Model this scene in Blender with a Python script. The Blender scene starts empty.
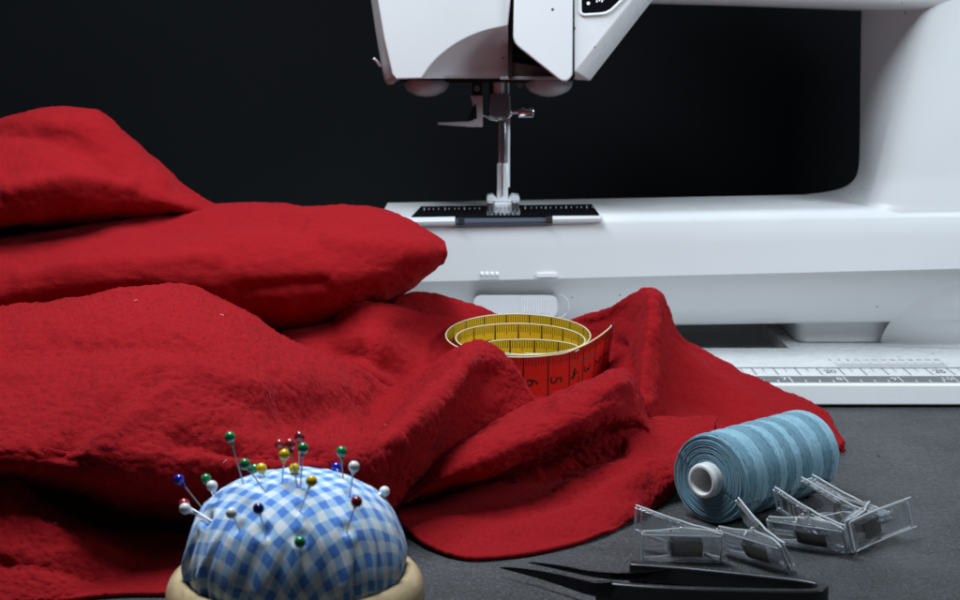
import bpy, math, random
import numpy as np
from mathutils import Vector, Matrix, Euler

random.seed(7); RNG = np.random.default_rng(7)
UNIT = 0.00934            # one modelling unit = 0.934 cm
R_ = math.radians
scene = bpy.context.scene
COL = scene.collection

# ------------------------------------------------------------------ camera
FPX, CAMH, PITCH = 1600.0, 17.5, math.atan(265 / 1600)
cd = bpy.data.cameras.new('camera'); cam = bpy.data.objects.new('camera', cd); COL.objects.link(cam)
cam.location = (0, 0, CAMH * UNIT); cam.rotation_euler = (math.pi / 2 - PITCH, 0, 0)
cd.sensor_width = 36; cd.lens = FPX / 960 * 36; cd.clip_start = 0.01; cd.clip_end = 20
cd.dof.use_dof = True; cd.dof.focus_distance = 61 * UNIT; cd.dof.aperture_fstop = 28
scene.camera = cam

# ------------------------------------------------------------------ light
w = bpy.data.worlds.new('World'); scene.world = w; w.use_nodes = True
w.node_tree.nodes['Background'].inputs[0].default_value = (0.80, 0.88, 1.0, 1)
w.node_tree.nodes['Background'].inputs[1].default_value = 0.010

def area(name, loc, target, sx, sy, power, color):
    ld = bpy.data.lights.new(name, 'AREA'); ld.shape = 'RECTANGLE'
    ld.size = sx * UNIT; ld.size_y = sy * UNIT; ld.energy = power; ld.color = color
    o = bpy.data.objects.new(name, ld); COL.objects.link(o)
    o.location = Vector(loc) * UNIT
    o.rotation_euler = (Vector(target) - Vector(loc)).to_track_quat('-Z', 'Y').to_euler()
    return o
LC = (0.80, 0.91, 1.0)
area('softbox_lamp', (-11, 57.5, 47), (-9, 59, 0), 32, 11, 2.1, LC).data.spread = R_(150)
area('right_lamp', (46, 46, 34), (15, 79, 6), 17, 17, .42, LC).data.spread = R_(80)

scene.view_settings.view_transform = 'Standard'; scene.view_settings.look = 'None'
scene.view_settings.exposure = 0; scene.view_settings.gamma = 1
scene.view_settings.use_curve_mapping = False
scene.render.engine = 'CYCLES'
try:
    scene.cycles.use_denoising = True; scene.cycles.denoiser = 'OPENIMAGEDENOISE'
except Exception: pass
scene.cycles.max_bounces = 14; scene.cycles.transmission_bounces = 12; scene.cycles.transparent_max_bounces = 12
scene.cycles.sample_clamp_indirect = 4; scene.cycles.blur_glossy = 0.6

# ------------------------------------------------------------------ helpers
CP, SP = math.cos(PITCH), math.sin(PITCH)
def P(u, v, Y):
    a = 300 - v
    t = Y / (CP * FPX + SP * a)
    return np.array([(u - 480) * t, Y, CAMH + (-SP * FPX + CP * a) * t])
def PZ(u, v, z):
    a = 300 - v
    t = (z - CAMH) / (-SP * FPX + CP * a)
    return np.array([(u - 480) * t, (CP * FPX + SP * a) * t, z])

def tag(o, label=None, cat=None, group=None, kind=None):
    if label: o['label'] = label
    if cat: o['category'] = cat
    if group: o['group'] = group
    if kind: o['kind'] = kind
    return o
ORG = {}
def thing(name, label, cat, base, group=None):
    o = bpy.data.objects.new(name, None); COL.objects.link(o)
    o.empty_display_size = 0.01
    o.location = Vector(base) * UNIT; ORG[o] = np.array(base, float)
    return tag(o, label, cat, group)
def mk(name, V, F, mat, parent=None, smooth=True, bevel=0, seg=2, angle=38, base=None):
    V = np.asarray(V, float)
    org = ORG[parent] if parent is not None else (np.array(base, float) if base is not None else np.zeros(3))
    me = bpy.data.meshes.new(name)
    me.from_pydata(((V - org) * UNIT).tolist(), [], [list(map(int, f)) for f in F])
    me.update()
    o = bpy.data.objects.new(name, me); COL.objects.link(o)
    mats = mat if isinstance(mat, (list, tuple)) else [mat]
    for m in mats: me.materials.append(m)
    if parent is not None: o.parent = parent
    else: o.location = Vector(org) * UNIT
    ORG[o] = org
    if smooth:
        me.polygons.foreach_set('use_smooth', [True] * len(me.polygons))
        if angle < 180: me.set_sharp_from_angle(angle=R_(angle))
    if bevel:
        b = o.modifiers.new('bevel', 'BEVEL'); b.width = bevel * UNIT; b.segments = seg
        b.limit_method = 'ANGLE'; b.angle_limit = R_(35); b.harden_normals = False
    return o
class MB:
    def __init__(s): s.V = []; s.F = []
    def add(s, V, F):
        n = len(s.V); s.V.extend([tuple(map(float, p)) for p in V]); s.F.extend([[i + n for i in f] for f in F]); return s
def box(a, b):
    x0, y0, z0 = a; x1, y1, z1 = b
    V = [(x0, y0, z0), (x1, y0, z0), (x1, y1, z0), (x0, y1, z0), (x0, y0, z1), (x1, y0, z1), (x1, y1, z1), (x0, y1, z1)]
    F = [(0, 3, 2, 1), (4, 5, 6, 7), (0, 1, 5, 4), (1, 2, 6, 5), (2, 3, 7, 6), (3, 0, 4, 7)]
    return V, F
def loft(rings, cap=True, closed=True):
    n = len(rings[0]); V = [tuple(p) for r in rings for p in r]; F = []
    for i in range(len(rings) - 1):
        for j in range(n if closed else n - 1):
            k = (j + 1) % n
            F.append((i * n + j, i * n + k, (i + 1) * n + k, (i + 1) * n + j))
    if cap:
        F.append(tuple(range(n))[::-1]); F.append(tuple((len(rings) - 1) * n + j for j in range(n)))
    return V, F
def prism(poly, Y0, Y1, inset=None):
    """outline as seen from the front at depth Y0, pushed straight back to Y1"""
    a = [P(u, v, Y0) for u, v in poly]
    b = [np.array([p[0], Y1, p[2]]) for p in a]
    return loft([a, b])
def frame(d):
    d = np.array(d, float); d /= np.linalg.norm(d)
    h = np.array([0, 0, 1.]) if abs(d[2]) < 0.9 else np.array([1., 0, 0])
    x = np.cross(h, d); x /= np.linalg.norm(x); y = np.cross(d, x)
    return x, y, d
def tube(pts, radii, n=10, cap=True):
    pts = [np.array(p, float) for p in pts]
    if np.isscalar(radii): radii = [radii] * len(pts)
    rings = []
    for i, p in enumerate(pts):
        d = pts[min(i + 1, len(pts) - 1)] - pts[max(i - 1, 0)]
        x, y, _ = frame(d)
        rings.append([p + radii[i] * (math.cos(2 * math.pi * k / n) * x + math.sin(2 * math.pi * k / n) * y) for k in range(n)])
    return loft(rings, cap)
def lathe(prof, center, axis=(0, 0, 1), n=48, cap=False):
    """prof: (radius, distance along axis)"""
    x, y, d = frame(axis); c = np.array(center, float)
    rings = [[c + d * h + r * (math.cos(2 * math.pi * k / n) * x + math.sin(2 * math.pi * k / n) * y) for k in range(n)] for r, h in prof]
    return loft(rings, cap)
def ellipsoid(c, r, n=20, m=12, a0=0, a1=math.pi):
    V = []; F = []
    for i in range(m + 1):
        t = a0 + (a1 - a0) * i / m
        for k in range(n):
            p = 2 * math.pi * k / n
            V.append((c[0] + r[0] * math.sin(t) * math.cos(p), c[1] + r[1] * math.sin(t) * math.sin(p), c[2] + r[2] * math.cos(t)))
    for i in range(m):
        for k in range(n):
            F.append((i * n + k, (i + 1) * n + k, (i + 1) * n + (k + 1) % n, i * n + (k + 1) % n))
    return V, F
def rounded(poly, r, n=5):
    """round the corners of a pixel outline; r a radius or one per corner"""
    out = []; N = len(poly)
    for i in range(N):
        p0, p1, p2 = [np.array(poly[(i + k) % N], float) for k in (-1, 0, 1)]
        ri = r[i] if isinstance(r, (list, tuple)) else r
        if ri <= 0: out.append(tuple(p1)); continue
        d0 = (p0 - p1); d1 = (p2 - p1); l0, l1 = np.linalg.norm(d0), np.linalg.norm(d1)
        q = min(ri, l0 * .48, l1 * .48)
        a = p1 + d0 / l0 * q; b = p1 + d1 / l1 * q
        for k in range(n + 1):
            t = k / n; out.append(tuple((1 - t) ** 2 * a + 2 * t * (1 - t) * p1 + t * t * b))
    return out
def crom(a, b, c, d, t):
    return 0.5 * ((2 * b) + (-a + c) * t + (2 * a - 5 * b + 4 * c - d) * t * t + (-a + 3 * b - 3 * c + d) * t ** 3)
def spline(pts, n):
    """catmull-rom through pts (k x dim), n samples for every span, uniform in index"""
    pts = np.asarray(pts, float); k = len(pts)
    ext = np.vstack([2 * pts[0] - pts[1], pts, 2 * pts[-1] - pts[-2]])
    out = []
    for i in range(k - 1):
        for j in range(n):
            out.append(crom(ext[i], ext[i + 1], ext[i + 2], ext[i + 3], j / n))
    out.append(pts[-1]); return np.array(out)
_T = RNG.random((32, 32, 32))
def vnoise(p):
    p = np.asarray(p, float); i = np.floor(p).astype(int); f = p - i; f = f * f * (3 - 2 * f)
    def g(a, b, c): return _T[(i[:, 0] + a) % 32, (i[:, 1] + b) % 32, (i[:, 2] + c) % 32]
    x, y, z = f[:, 0], f[:, 1], f[:, 2]
    return ((g(0, 0, 0) * (1 - x) + g(1, 0, 0) * x) * (1 - y) + (g(0, 1, 0) * (1 - x) + g(1, 1, 0) * x) * y) * (1 - z) + \
           ((g(0, 0, 1) * (1 - x) + g(1, 0, 1) * x) * (1 - y) + (g(0, 1, 1) * (1 - x) + g(1, 1, 1) * x) * y) * z - 0.5
def text2d(s, size):
    c = bpy.data.curves.new('t', 'FONT'); c.body = s; c.size = size; c.align_x = 'CENTER'; c.align_y = 'CENTER'
    c.resolution_u = 2
    o = bpy.data.objects.new('t', c); COL.objects.link(o)
    bpy.context.view_layer.update()
    me = bpy.data.meshes.new_from_object(o)
    V = np.array([v.co[:] for v in me.vertices]) if len(me.vertices) else np.zeros((0, 3))
    F = [list(p.vertices) for p in me.polygons]
    bpy.data.objects.remove(o); bpy.data.curves.remove(c); bpy.data.meshes.remove(me)
    return V, F

# ------------------------------------------------------------------ materials
def mat(name, color=(.5, .5, .5), rough=.5, metal=0, **kw):
    m = bpy.data.materials.new(name); m.use_nodes = True
    b = m.node_tree.nodes['Principled BSDF']
    b.inputs['Base Color'].default_value = (*color, 1); b.inputs['Roughness'].default_value = rough
    b.inputs['Metallic'].default_value = metal
    for k, v in kw.items():
        b.inputs[k.replace('_', ' ')].default_value = v
    return m
class NT:
    def __init__(s, m): s.t = m.node_tree; s.b = s.t.nodes['Principled BSDF']
    def n(s, typ, **kw):
        x = s.t.nodes.new(typ)
        for k, v in kw.items():
            if k in x.inputs.keys() if isinstance(k, str) else False: x.inputs[k].default_value = v
            else: setattr(x, k, v)
        return x
    def l(s, a, b): s.t.links.new(a, b)
    def coord(s, which='Object'):
        c = s.n('ShaderNodeTexCoord'); return c.outputs[which]
    def noise(s, scale, detail=2, rough=.5, vec=None, dist=0):
        x = s.n('ShaderNodeTexNoise'); x.inputs['Scale'].default_value = scale; x.inputs['Detail'].default_value = detail
        x.inputs['Roughness'].default_value = rough; x.inputs['Distortion'].default_value = dist
        s.l(vec if vec else s.coord(), x.inputs['Vector']); return x.outputs['Fac']
    def ramp(s, fac, stops):
        x = s.n('ShaderNodeValToRGB'); e = x.color_ramp.elements
        while len(e) > len(stops): e.remove(e[-1])
        while len(e) < len(stops): e.new(0.5)
        for q, (p, c) in zip(e, stops):
            q.position = p; q.color = (*c, 1) if len(c) == 3 else c
        s.l(fac, x.inputs['Fac']); return x.outputs['Color']
    def bump(s, h, strength, dist, normal=None):
        x = s.n('ShaderNodeBump'); x.inputs['Strength'].default_value = strength; x.inputs['Distance'].default_value = dist
        s.l(h, x.inputs['Height'])
        if normal: s.l(normal, x.inputs['Normal'])
        return x.outputs['Normal']
    def math(s, op, a, b=None):
        x = s.n('ShaderNodeMath'); x.operation = op
        for i, q in enumerate((a, b)):
            if q is None: continue
            if isinstance(q, (int, float)): x.inputs[i].default_value = q
            else: s.l(q, x.inputs[i])
        return x.outputs[0]
    def mix(s, fac, a, b):
        x = s.n('ShaderNodeMix'); x.data_type = 'RGBA'
        for i, q in ((0, fac), (6, a), (7, b)):
            if isinstance(q, (int, float)): x.inputs[i].default_value = q
            elif isinstance(q, tuple): x.inputs[i].default_value = (*q, 1)
            else: s.l(q, x.inputs[i])
        return x.outputs[2]

def m_white(name, col=(.73, .735, .74), rough=.38):
    m = mat(name, col, rough); t = NT(m)
    v = t.n('ShaderNodeTexVoronoi'); v.inputs['Scale'].default_value = 95; t.l(t.coord(), v.inputs['Vector'])
    sp = t.math('LESS_THAN', v.outputs['Distance'], t.math('MULTIPLY', t.math('GREATER_THAN', v.outputs['Color'], .66), .065))
    n = t.noise(40, 3)
    base = t.mix(n, tuple(c * .965 for c in col), col)
    t.l(t.mix(sp, base, (.10, .10, .12)), t.b.inputs['Base Color'])
    t.l(t.ramp(t.noise(70, 4, .6), [(.3, (rough - .05,) * 3), (.75, (rough + .09,) * 3)]), t.b.inputs['Roughness'])
    t.l(t.bump(t.noise(2500, 2), .06, .0002), t.b.inputs['Normal'])
    return m
M = {}
M['white'] = m_white('white_plastic')
M['white2'] = m_white('white_plastic_gloss', (.86, .865, .87), .28)
M['grey'] = m_white('light_grey_plastic', (.60, .61, .62), .4)
M['cavity'] = m_white('dark_grey_plastic', (.74, .77, .77), .5)
M['black'] = mat('black_gloss', (.006, .006, .008), .12)
M['chassis'] = mat('dark_chassis', (.035, .025, .025), .35, .6)
M['chrome'] = mat('chrome', (.80, .80, .82), .14, 1)
M['satin'] = mat('satin_chrome', (.88, .90, .92), .42, .3)
M['pinsteel'] = mat('pin_steel', (.5, .5, .52), .45, .7)
M['steel'] = mat('steel', (.55, .55, .57), .28, 1)
M['darksteel'] = mat('dark_steel', (.10, .09, .085), .22, .9)
M['seam'] = mat('seam_black', (.02, .02, .022), .6)
M['ink'] = mat('grey_ink', (.10, .10, .11), .6)
M['inkpale'] = mat('pale_grey_ink', (.34, .34, .35), .6)
M['strip'] = mat('grey_print', (.17, .175, .185), .5)
M['paper'] = mat('white_print', (.80, .80, .80), .5)
M['rubber'] = mat('black_rubber', (.015, .015, .015), .8)
M['lens'] = mat('frosted_lens', (.80, .83, .85), .22, 0, Transmission_Weight=.62, IOR=1.45)
M['smoke'] = mat('smoky_clear_plastic', (.12, .14, .18), .08, 0, Transmission_Weight=.3, IOR=1.49)
M['milky'] = mat('milky_plastic', (.86, .86, .88), .18, 0, Transmission_Weight=.25, IOR=1.45)
M['clear'] = mat('clear_plastic', (.97, .98, 1.0), .03, 0, Transmission_Weight=.93, IOR=1.34, Coat_Weight=1.0, Coat_IOR=1.6, Coat_Roughness=.03)
t = NT(M['clear']); t.l(t.bump(t.noise(260, 3), .25, .0006), t.b.inputs['Normal'])
M['icon'] = mat('white_icon', (.8, .8, .8), .4, 0, Emission_Strength=.5); M['icon'].node_tree.nodes['Principled BSDF'].inputs['Emission Color'].default_value = (1, 1, 1, 1)

# slate table
m = M['slate'] = mat('slate', (.05, .05, .052), .5); t = NT(m)
n1 = t.noise(26, 6, .62); n2 = t.noise(800, 3, .75); n3 = t.noise(320, 4, .7)
c = t.mix(t.ramp(n1, [(.35, (0,) * 3), (.7, (1,) * 3)]), (.034, .035, .037), (.080, .082, .087))
c = t.mix(t.ramp(n2, [(.52, (0,) * 3), (.72, (.9,) * 3)]), c, (.20, .205, .215))
t.l(c, m.node_tree.nodes['Principled BSDF'].inputs['Base Color'])
t.l(t.ramp(n3, [(.3, (.28,) * 3), (.7, (.52,) * 3)]), t.b.inputs['Roughness'])
wv = t.n('ShaderNodeTexVoronoi'); wv.feature = 'DISTANCE_TO_EDGE'; wv.inputs['Scale'].default_value = 9
mp = t.n('ShaderNodeMix'); mp.data_type = 'RGBA'; mp.inputs[0].default_value = .12
nn = t.n('ShaderNodeTexNoise'); nn.inputs['Scale'].default_value = 14; nn.inputs['Detail'].default_value = 5; t.l(t.coord(), nn.inputs['Vector'])
t.l(t.coord(), mp.inputs[6]); t.l(nn.outputs['Color'], mp.inputs[7]); t.l(mp.outputs[2], wv.inputs['Vector'])
crack = t.ramp(wv.outputs['Distance'], [(0, (0,) * 3), (.012, (1,) * 3)])
bn = t.bump(n3, .5, .0009); bn = t.bump(n2, 1.0, .0012, bn); bn = t.bump(n1, .5, .003, bn); bn = t.bump(crack, .35, .0007, bn)
t.l(bn, t.b.inputs['Normal'])

m = M['backdrop'] = mat('black_backdrop', (.022, .025, .030), .95); t = NT(m)
t.l(t.mix(t.noise(9, 3), (.0120, .0133, .0155), (.0155, .0170, .0195)), t.b.inputs['Base Color'])
m.node_tree.nodes['Principled BSDF'].inputs['Specular IOR Level'].default_value = .1

# fleece
RED = (.285, .0075, .0108)
m = M['fleece'] = mat('red_fleece', RED, .95, 0, Sheen_Weight=.2, Sheen_Roughness=.45); t = NT(m)
t.b.inputs['Sheen Tint'].default_value = (1, .10, .13, 1); t.b.inputs['Specular IOR Level'].default_value = .08
na0 = t.noise(470, 2.5, .6); pa = t.n('ShaderNodeAttribute'); pa.attribute_name = 'nap'; na = t.math('ADD', t.math('MULTIPLY', t.math('SUBTRACT', na0, .5), pa.outputs['Fac']), .5); nb = t.noise(1700, 2); nc = t.noise(35, 3)
col = t.mix(t.ramp(na, [(.36, (0,) * 3), (.56, (1,) * 3)]), (.25, .0062, .0092), RED)
col = t.mix(t.math('MULTIPLY', nc, .25), col, (.25, .007, .011))
t.l(col, t.b.inputs['Base Color'])
bn = t.bump(na, .4, .0016); bn = t.bump(nb, .4, .0005, bn); t.l(bn, t.b.inputs['Normal'])
m = M['fibre'] = mat('red_fibre', (.46, .010, .022), .8); t = NT(m)
m.node_tree.nodes['Principled BSDF'].inputs['Specular IOR Level'].default_value = .1
t.l(t.mix(t.ramp(t.noise(470, 2.5, .6), [(.38, (0,) * 3), (.60, (1,) * 3)]), (.215, .0054, .0084), (.315, .0100, .0140)), t.b.inputs['Base Color'])

# ------------------------------------------------------------------ setting
V, F = box((-80, 20, -1.2), (80, 101, 0))
tag(mk('table_top', V, F, M['slate'], smooth=False), kind='structure', label='dark grey speckled slate table top')
V, F = box((-110, 103, -6), (110, 104, 90))
tag(mk('backdrop', V, F, M['backdrop'], smooth=False), kind='structure', label='plain black backdrop behind the sewing machine')

# ================================================================== sewing machine
SM = thing('sewing_machine', 'large white sewing machine with raised needle over its bed, behind the red fleece', 'sewing machine', (8, 83, 0))
def XU(u, Y=79.0): return P(u, 200, Y)[0]
# --- base with ruler
ZB = 1.16
x0, x1 = -5.0, 29.0
mb = MB(); mb.add(*box((x0, 74.2, .14), (x1, 83.2, ZB)))
base = mk('base', mb.V, mb.F, M['white2'], SM, smooth=True, bevel=.09, seg=3)
xr = P(786, 340, 84)[0]
mb = MB(); mb.add(*box((xr, 83.2, .14), (x1, 93, ZB - .004)))
mk('base_rear', mb.V, mb.F, M['white2'], SM)
mb = MB(); mb.add(*box((x0, 83.2, .14), (xr, 93, .35))); mb.add(*box((x0, 92, .35), (xr, 93, 2.8)))
mk('cavity', mb.V, mb.F, M['cavity'], SM)
for xx in (-2, 25):
    V, F = lathe([(0, 0), (.7, 0), (.7, .15), (0, .15)], (xx, 77, 0), n=20); mk('rubber_foot', V, F, M['rubber'], SM)
# skirt block with a rounded end
xs0, xs1 = P(796, 330, 84.9)[0], x1
pts = []
for k in range(9):
    a = math.pi / 2 * k / 8; pts.append((xs0 + .6 - .6 * math.cos(a), 84.6 + .6 - .6 * math.sin(a)))
ring = [(xs0, 92)] + pts + [(xs1, 84.6), (xs1, 92)]
V, F = loft([[(x, y, ZB + .003) for x, y in ring], [(x, y, 3.3) for x, y in ring]])
mk('skirt', V, F, M['white'], SM)
# dark seam line round the skirt foot
V, F = loft([[(x, y - .03, ZB + .004) for x, y in ring], [(x, y - .03, ZB + .05) for x, y in ring]])
mk('seam', V, F, M['ink'], SM)
# ruler print on the base top
prt = MB(); prw = MB(); prp = MB()
def flat(mbx, xa, xb, va, vb, lift=.012):
    ya, yb = PZ(480, va, ZB)[1], PZ(480, vb, ZB)[1]
    mbx.add([(xa, yb, ZB + lift), (xb, yb, ZB + lift), (xb, ya, ZB + lift), (xa, ya, ZB + lift)], [(0, 1, 2, 3)])
def flat_text(mbx, s, x, v, size, lift=.016, stretch=1.0):
    V, F = text2d(s, size); y = PZ(480, v, ZB)[1]
    if len(V): mbx.add([(x + p[0], y + p[1] * stretch, ZB + lift) for p in V], F)
X20 = PZ(837.5, 368, ZB)[0]; CM = (PZ(945.7, 368, ZB)[0] - X20) / 5
flat(prt, 0, 28.5, 367.6, 368.3)
for k in range(0, 2 * 29):
    c = k / 2; x = X20 + (c - 20) * CM
    if 0 < x < 28.4: flat(prt if k % 2 == 0 else prp, x - .025, x + .025, 368, 375.0 if k % 2 == 0 else 372)
for n_ in (15, 20, 25):
    flat_text(prt, str(n_), X20 + (n_ - 20) * CM - .55, 371.8, .62, stretch=1.7)
st = MB(); flat(st, 0, 28.5, 376.2, 382.6, .010)
X8 = PZ(846, 380, ZB)[0]; IN = (PZ(956, 380, ZB)[0] - X8) / 2
for k in range(0, 48):
    x = X8 + (k / 4 - 8) * IN
    if 0 < x < 28.4: flat(prw, x - .03, x + .03, 382.4, 377.0 if k % 4 == 0 else 380.3, .018)
for n_ in range(5, 11):
    flat_text(prw, str(n_), X8 + (n_ - 8) * IN - .28 - (.12 if n_ > 9 else 0), 379.2, .62, .018, 1.5)
xa, xb = PZ(836, 364, ZB)[0], PZ(944, 364, ZB)[0]
flat(prp, xa, xb, 366.0, 366.3)
for k in range(49):
    x = xa + (xb - xa) * k / 48; flat(prp, x - .014, x + .014, 366, 362.0 if k % 4 == 0 else 363.4)
for k in range(13):
    flat_text(prp, str(4 * k), xa + (xb - xa) * (k * 4) / 48 - .1, 360.2, .30, stretch=2.2)
mk('ruler_strip', st.V, st.F, M['strip'], base, smooth=False)
mk('ruler_marks', prt.V, prt.F, M['ink'], base, smooth=False)
mk('small_scale', prp.V, prp.F, M['inkpale'], base, smooth=False)
mk('inch_marks', prw.V, prw.F, M['paper'], base, smooth=False)

# --- bed: long arm-like body, its section swept along x
XL, XR = XU(379), 29.0
def zt(x): return 8.73 + (9.08 - 8.73) * (x - XU(600)) / (XU(960) - XU(600))
zp0, zp1 = P(400, 283, 79)[2], P(860, 272, 79)[2]
def zp(x): return zp0 + (zp1 - zp0) * (x - XU(400)) / (XU(860) - XU(400))
YLB = 83.2
zl0, zl1 = P(672, 325, YLB)[2], P(880, 322, YLB)[2]
def zl(x): return zl0 + (zl1 - zl0) * (x - XU(672, YLB)) / (XU(880, YLB) - XU(672, YLB))
def bed_ring(x, sh=0):
    a, b, c = zt(x), zp(x), zl(x)
    return [(x, 87.0 - sh, a - .25), (x, 86.8 - sh, a - .06), (x, 86.5 - sh, a), (x, 80.0, a), (x, 79.6, a - .03), (x, 79.3, a - .12), (x, 79.12, a - .28), (x, 79.03, a - .5),
            (x, 79.0 + sh, (a + b) / 2), (x, 78.95 + sh, b + .05), (x, 79.0 + sh, b), (x, 79.35 + sh, b - .03), (x, 80.35, (b * .7 + c * .3)), (x, 81.7, b * .35 + c * .65), (x, 82.75, c + .22), (x, YLB, c), (x, 87.0 - sh, c)]
rings = [bed_ring(x) for x in np.linspace(XL, XR, 40)]
V, F = loft(rings); bed = mk('bed', V, F, M['white'], SM, angle=30)
# needle plate and lips on the bed
def top_quad(poly, z_off, th):
    a = [np.array([*PZ(u, v, zt(XU(u)) + z_off)]) for u, v in poly]
    b = [p - np.array([0, 0, th]) for p in a]
    return loft([a, b])
V, F = top_quad([(411, 216.6), (421, 206.2), (592, 204.0), (599, 213.6)], .06, .1)
npl = mk('needle_plate', V, F, M['black'], SM, smooth=False, bevel=.02)
mb = MB()
for k in range(34):
    u = 424 + 168 * k / 33 + RNG.uniform(-.8, .8)
    if 480 < u < 524: continue
    h = 1.3 if k % 4 == 0 else .6
    v = 209.0 - .012 * (u - 424)
    a = [PZ(u - .55, v - h, zt(XU(u)) + .075), PZ(u + .55, v - h, zt(XU(u)) + .075), PZ(u + .55, v + h, zt(XU(u)) + .075), PZ(u - .55, v + h, zt(XU(u)) + .075)]
    mb.add(a, [(3, 2, 1, 0)])
mk('plate_marks', mb.V, mb.F, M['inkpale'], npl, smooth=False)['kind'] = 'stuff'
mb = MB()
for k in range(7):
    u = 489 + k * 4.2; a = [PZ(uu, vv, zt(XU(500)) + .12) for uu, vv in ((u, 205.5), (u + 1.8, 205.5), (u + 1.9, 213), (u, 213))]
    mb.add(*loft([a, [p - np.array([0, 0, .12]) for p in a]]))
mk('feed_dog', mb.V, mb.F, M['steel'], npl, smooth=False)
def lip(u0, u1, z_up, mat_, name, y0=78.7):
    xa, xb = XU(u0), XU(u1)
    rg = []
    for x in np.linspace(xa, xb, 6):
        a = zt(x) + z_up
        rg.append([(x, 80.0, a), (x, y0 + .25, a), (x, y0 + .06, a - .06), (x, y0, a - .2), (x, y0 + .04, a - .33), (x, 79.2, a - .56), (x, 80, a - .56)])
    V, F = loft(rg); return mk(name, V, F, mat_, SM, angle=30)
lip(405, 455, .02, M['white'], 'front_lip'); lip(552.5, 601, .02, M['white'], 'front_lip')
lip(455.6, 552, -.06, M['smoke'], 'bobbin_cover', 78.74)
xa, xb = XU(456), XU(552)
for u in (458, 546):
    V, F = box((XU(u), 78.68, zt(XU(u)) - .30), (XU(u + 6), 79, zt(XU(u)) - .03)); mk('cover_notch', V, F, M['seam'], SM, smooth=False)
# bumps on the panel's lower edge
for u in (482, 487, 492, 497):
    V, F = ellipsoid(P(u, 274.5 - (u - 400) * .002, 78.95), (.10, .10, .13), 10, 8); mk('grip_bump', V, F, M['white2'], SM, angle=180)
pp = rounded([(537, 273.6), (557, 273.2), (557, 277.0), (537, 277.4)], 1.2)
V, F = prism(pp, 78.83, 79.1); mk('latch_bar', V, F, M['white2'], SM)
pp = rounded([(480, 277.6), (499, 277.2), (499, 279.4), (480, 279.8)], .5); V, F = prism(pp, 78.9, 79.1); mk('latch_bar', V, F, M['grey'], SM)
# push button below the panel
def yl(v): return 79.7 + (v - 290) * .02
a = rounded([(473, 295), (558, 295), (558, 318), (473, 318)], 9, 6)
V, F = loft([[P(u * .97 + 15.5, v, 79.0) for u, v in a], [P(u, v, 79.25) for u, v in a], [P(u, v, 80.6) for u, v in a]])
btn = mk('push_button', V, F, M['milky'], SM, angle=50)
mb = MB()
for k in range(12):
    u = 522 + k * 2.4; mb.add(*tube([P(u, 299, 78.99), P(u, 313, 78.99)], .028, 6))
mk('grip_rib', mb.V, mb.F, M['white2'], btn)
rim = [P(558 + 11 * math.sin(t_), 306 - 11.5 * math.cos(t_), 79.55) for t_ in np.linspace(0, math.pi, 14)]
V, F = tube(rim, .035, 6); mk('button_rim', V, F, M['grey'], SM)

# --- pillar, with its rounded inner corner
ins = spline([(875, -60), (866, 0), (862.5, 12), (861.5, 60), (861, 110), (860.5, 150), (859, 170), (854, 182), (843, 190), (826, 194.5), (806, 197)], 4)
rings = []
def uc(v): return np.interp(v, [-60, 0, 60, 120, 170, 190, 200], [952, 928, 911, 894, 882, 874, 862])
for u, v in ins:
    pi = P(u, v, 87.0); z = pi[2]
    f_ = P(uc(v), v, 79.3)
    xi, xf = pi[0], f_[0]
    low = max(0.0, (v - 165) / 32)           # the foot of the pillar flares into the bed
    yf = 79.25 - .1 * low
    r = [(xi + .35, 88.5, z), (xi, 87.2, z)]
    for t_ in np.linspace(0.0, 1.0, 12):
        x = xi + (xf - xi) * (t_ ** (1 + .5 * (1 - t_))); y = 87.0 + (yf + 1.3 - 87.0) * t_
        r.append((x + .01, y, z))
    ex = 1.8
    for t_ in np.linspace(0.12, 1, 7):
        a = t_ * math.pi / 2; r.append((xf + ex * (1 - math.cos(a)) + .02, yf + 1.3 - 1.3 * math.sin(a), z))
    r += [(29.0, yf - .02, z), (29.0, 88.5, z)]
    rings.append(r)
V, F = loft(rings); mk('pillar', V, F, M['white'], SM, angle=45)
# bulging foot of the pillar on the lower right
fo = spline([(985, 274), (958, 281.5), (938, 288), (919, 297.5), (902, 309.5), (889.5, 323), (882.5, 335), (881, 343), (884, 346.5)], 4)
vr = np.concatenate([np.linspace(274, 345, len(fo) - 3), [347.5, 348.5, 349.5]])
def yface(v): return np.interp(v, [272, 275, 288, 309, 321, 324, 341, 350], [79.1, 79.4, 80.4, 81.75, 82.8, 83.3, 84.4, 84.8])
def ybed(u, v):
    for Y in np.arange(79.3, YLB, .03):
        p = P(u, v, Y); b_, c_ = zp(p[0]), zl(p[0])
        if p[2] >= np.interp(Y, [79.0, 79.35, 80.35, 81.7, 82.75, YLB], [b_, b_ - .03, b_ * .7 + c_ * .3, b_ * .35 + c_ * .65, c_ + .22, c_]): return Y
    return max(YLB, yface(v))
ss = [0, .02, .05, .09, .14, .2, .28, .38, .5, .65, .8, 1.0]
rings = []
for (u, v), v1 in zip(fo, vr):
    rg = []
    for s_ in ss:
        uu = u + (1012 - u) * s_; vv = v + (v1 - v) * s_ ** .8
        bul = 1.25 * (1 - math.exp(-((uu - u) / 42.0) ** 1.15))
        Y = ybed(uu, vv) + .02 - bul * np.clip((vv - 276) / 30, 0, 1)
        Y = min(Y, PZ(uu, vv, ZB + .008)[1])
        rg.append(P(uu, vv, Y))
    rings.append(rg)
V, F = loft(rings, cap=False, closed=False); mk('pillar_foot', V, F, M['white'], SM, angle=180)

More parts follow.
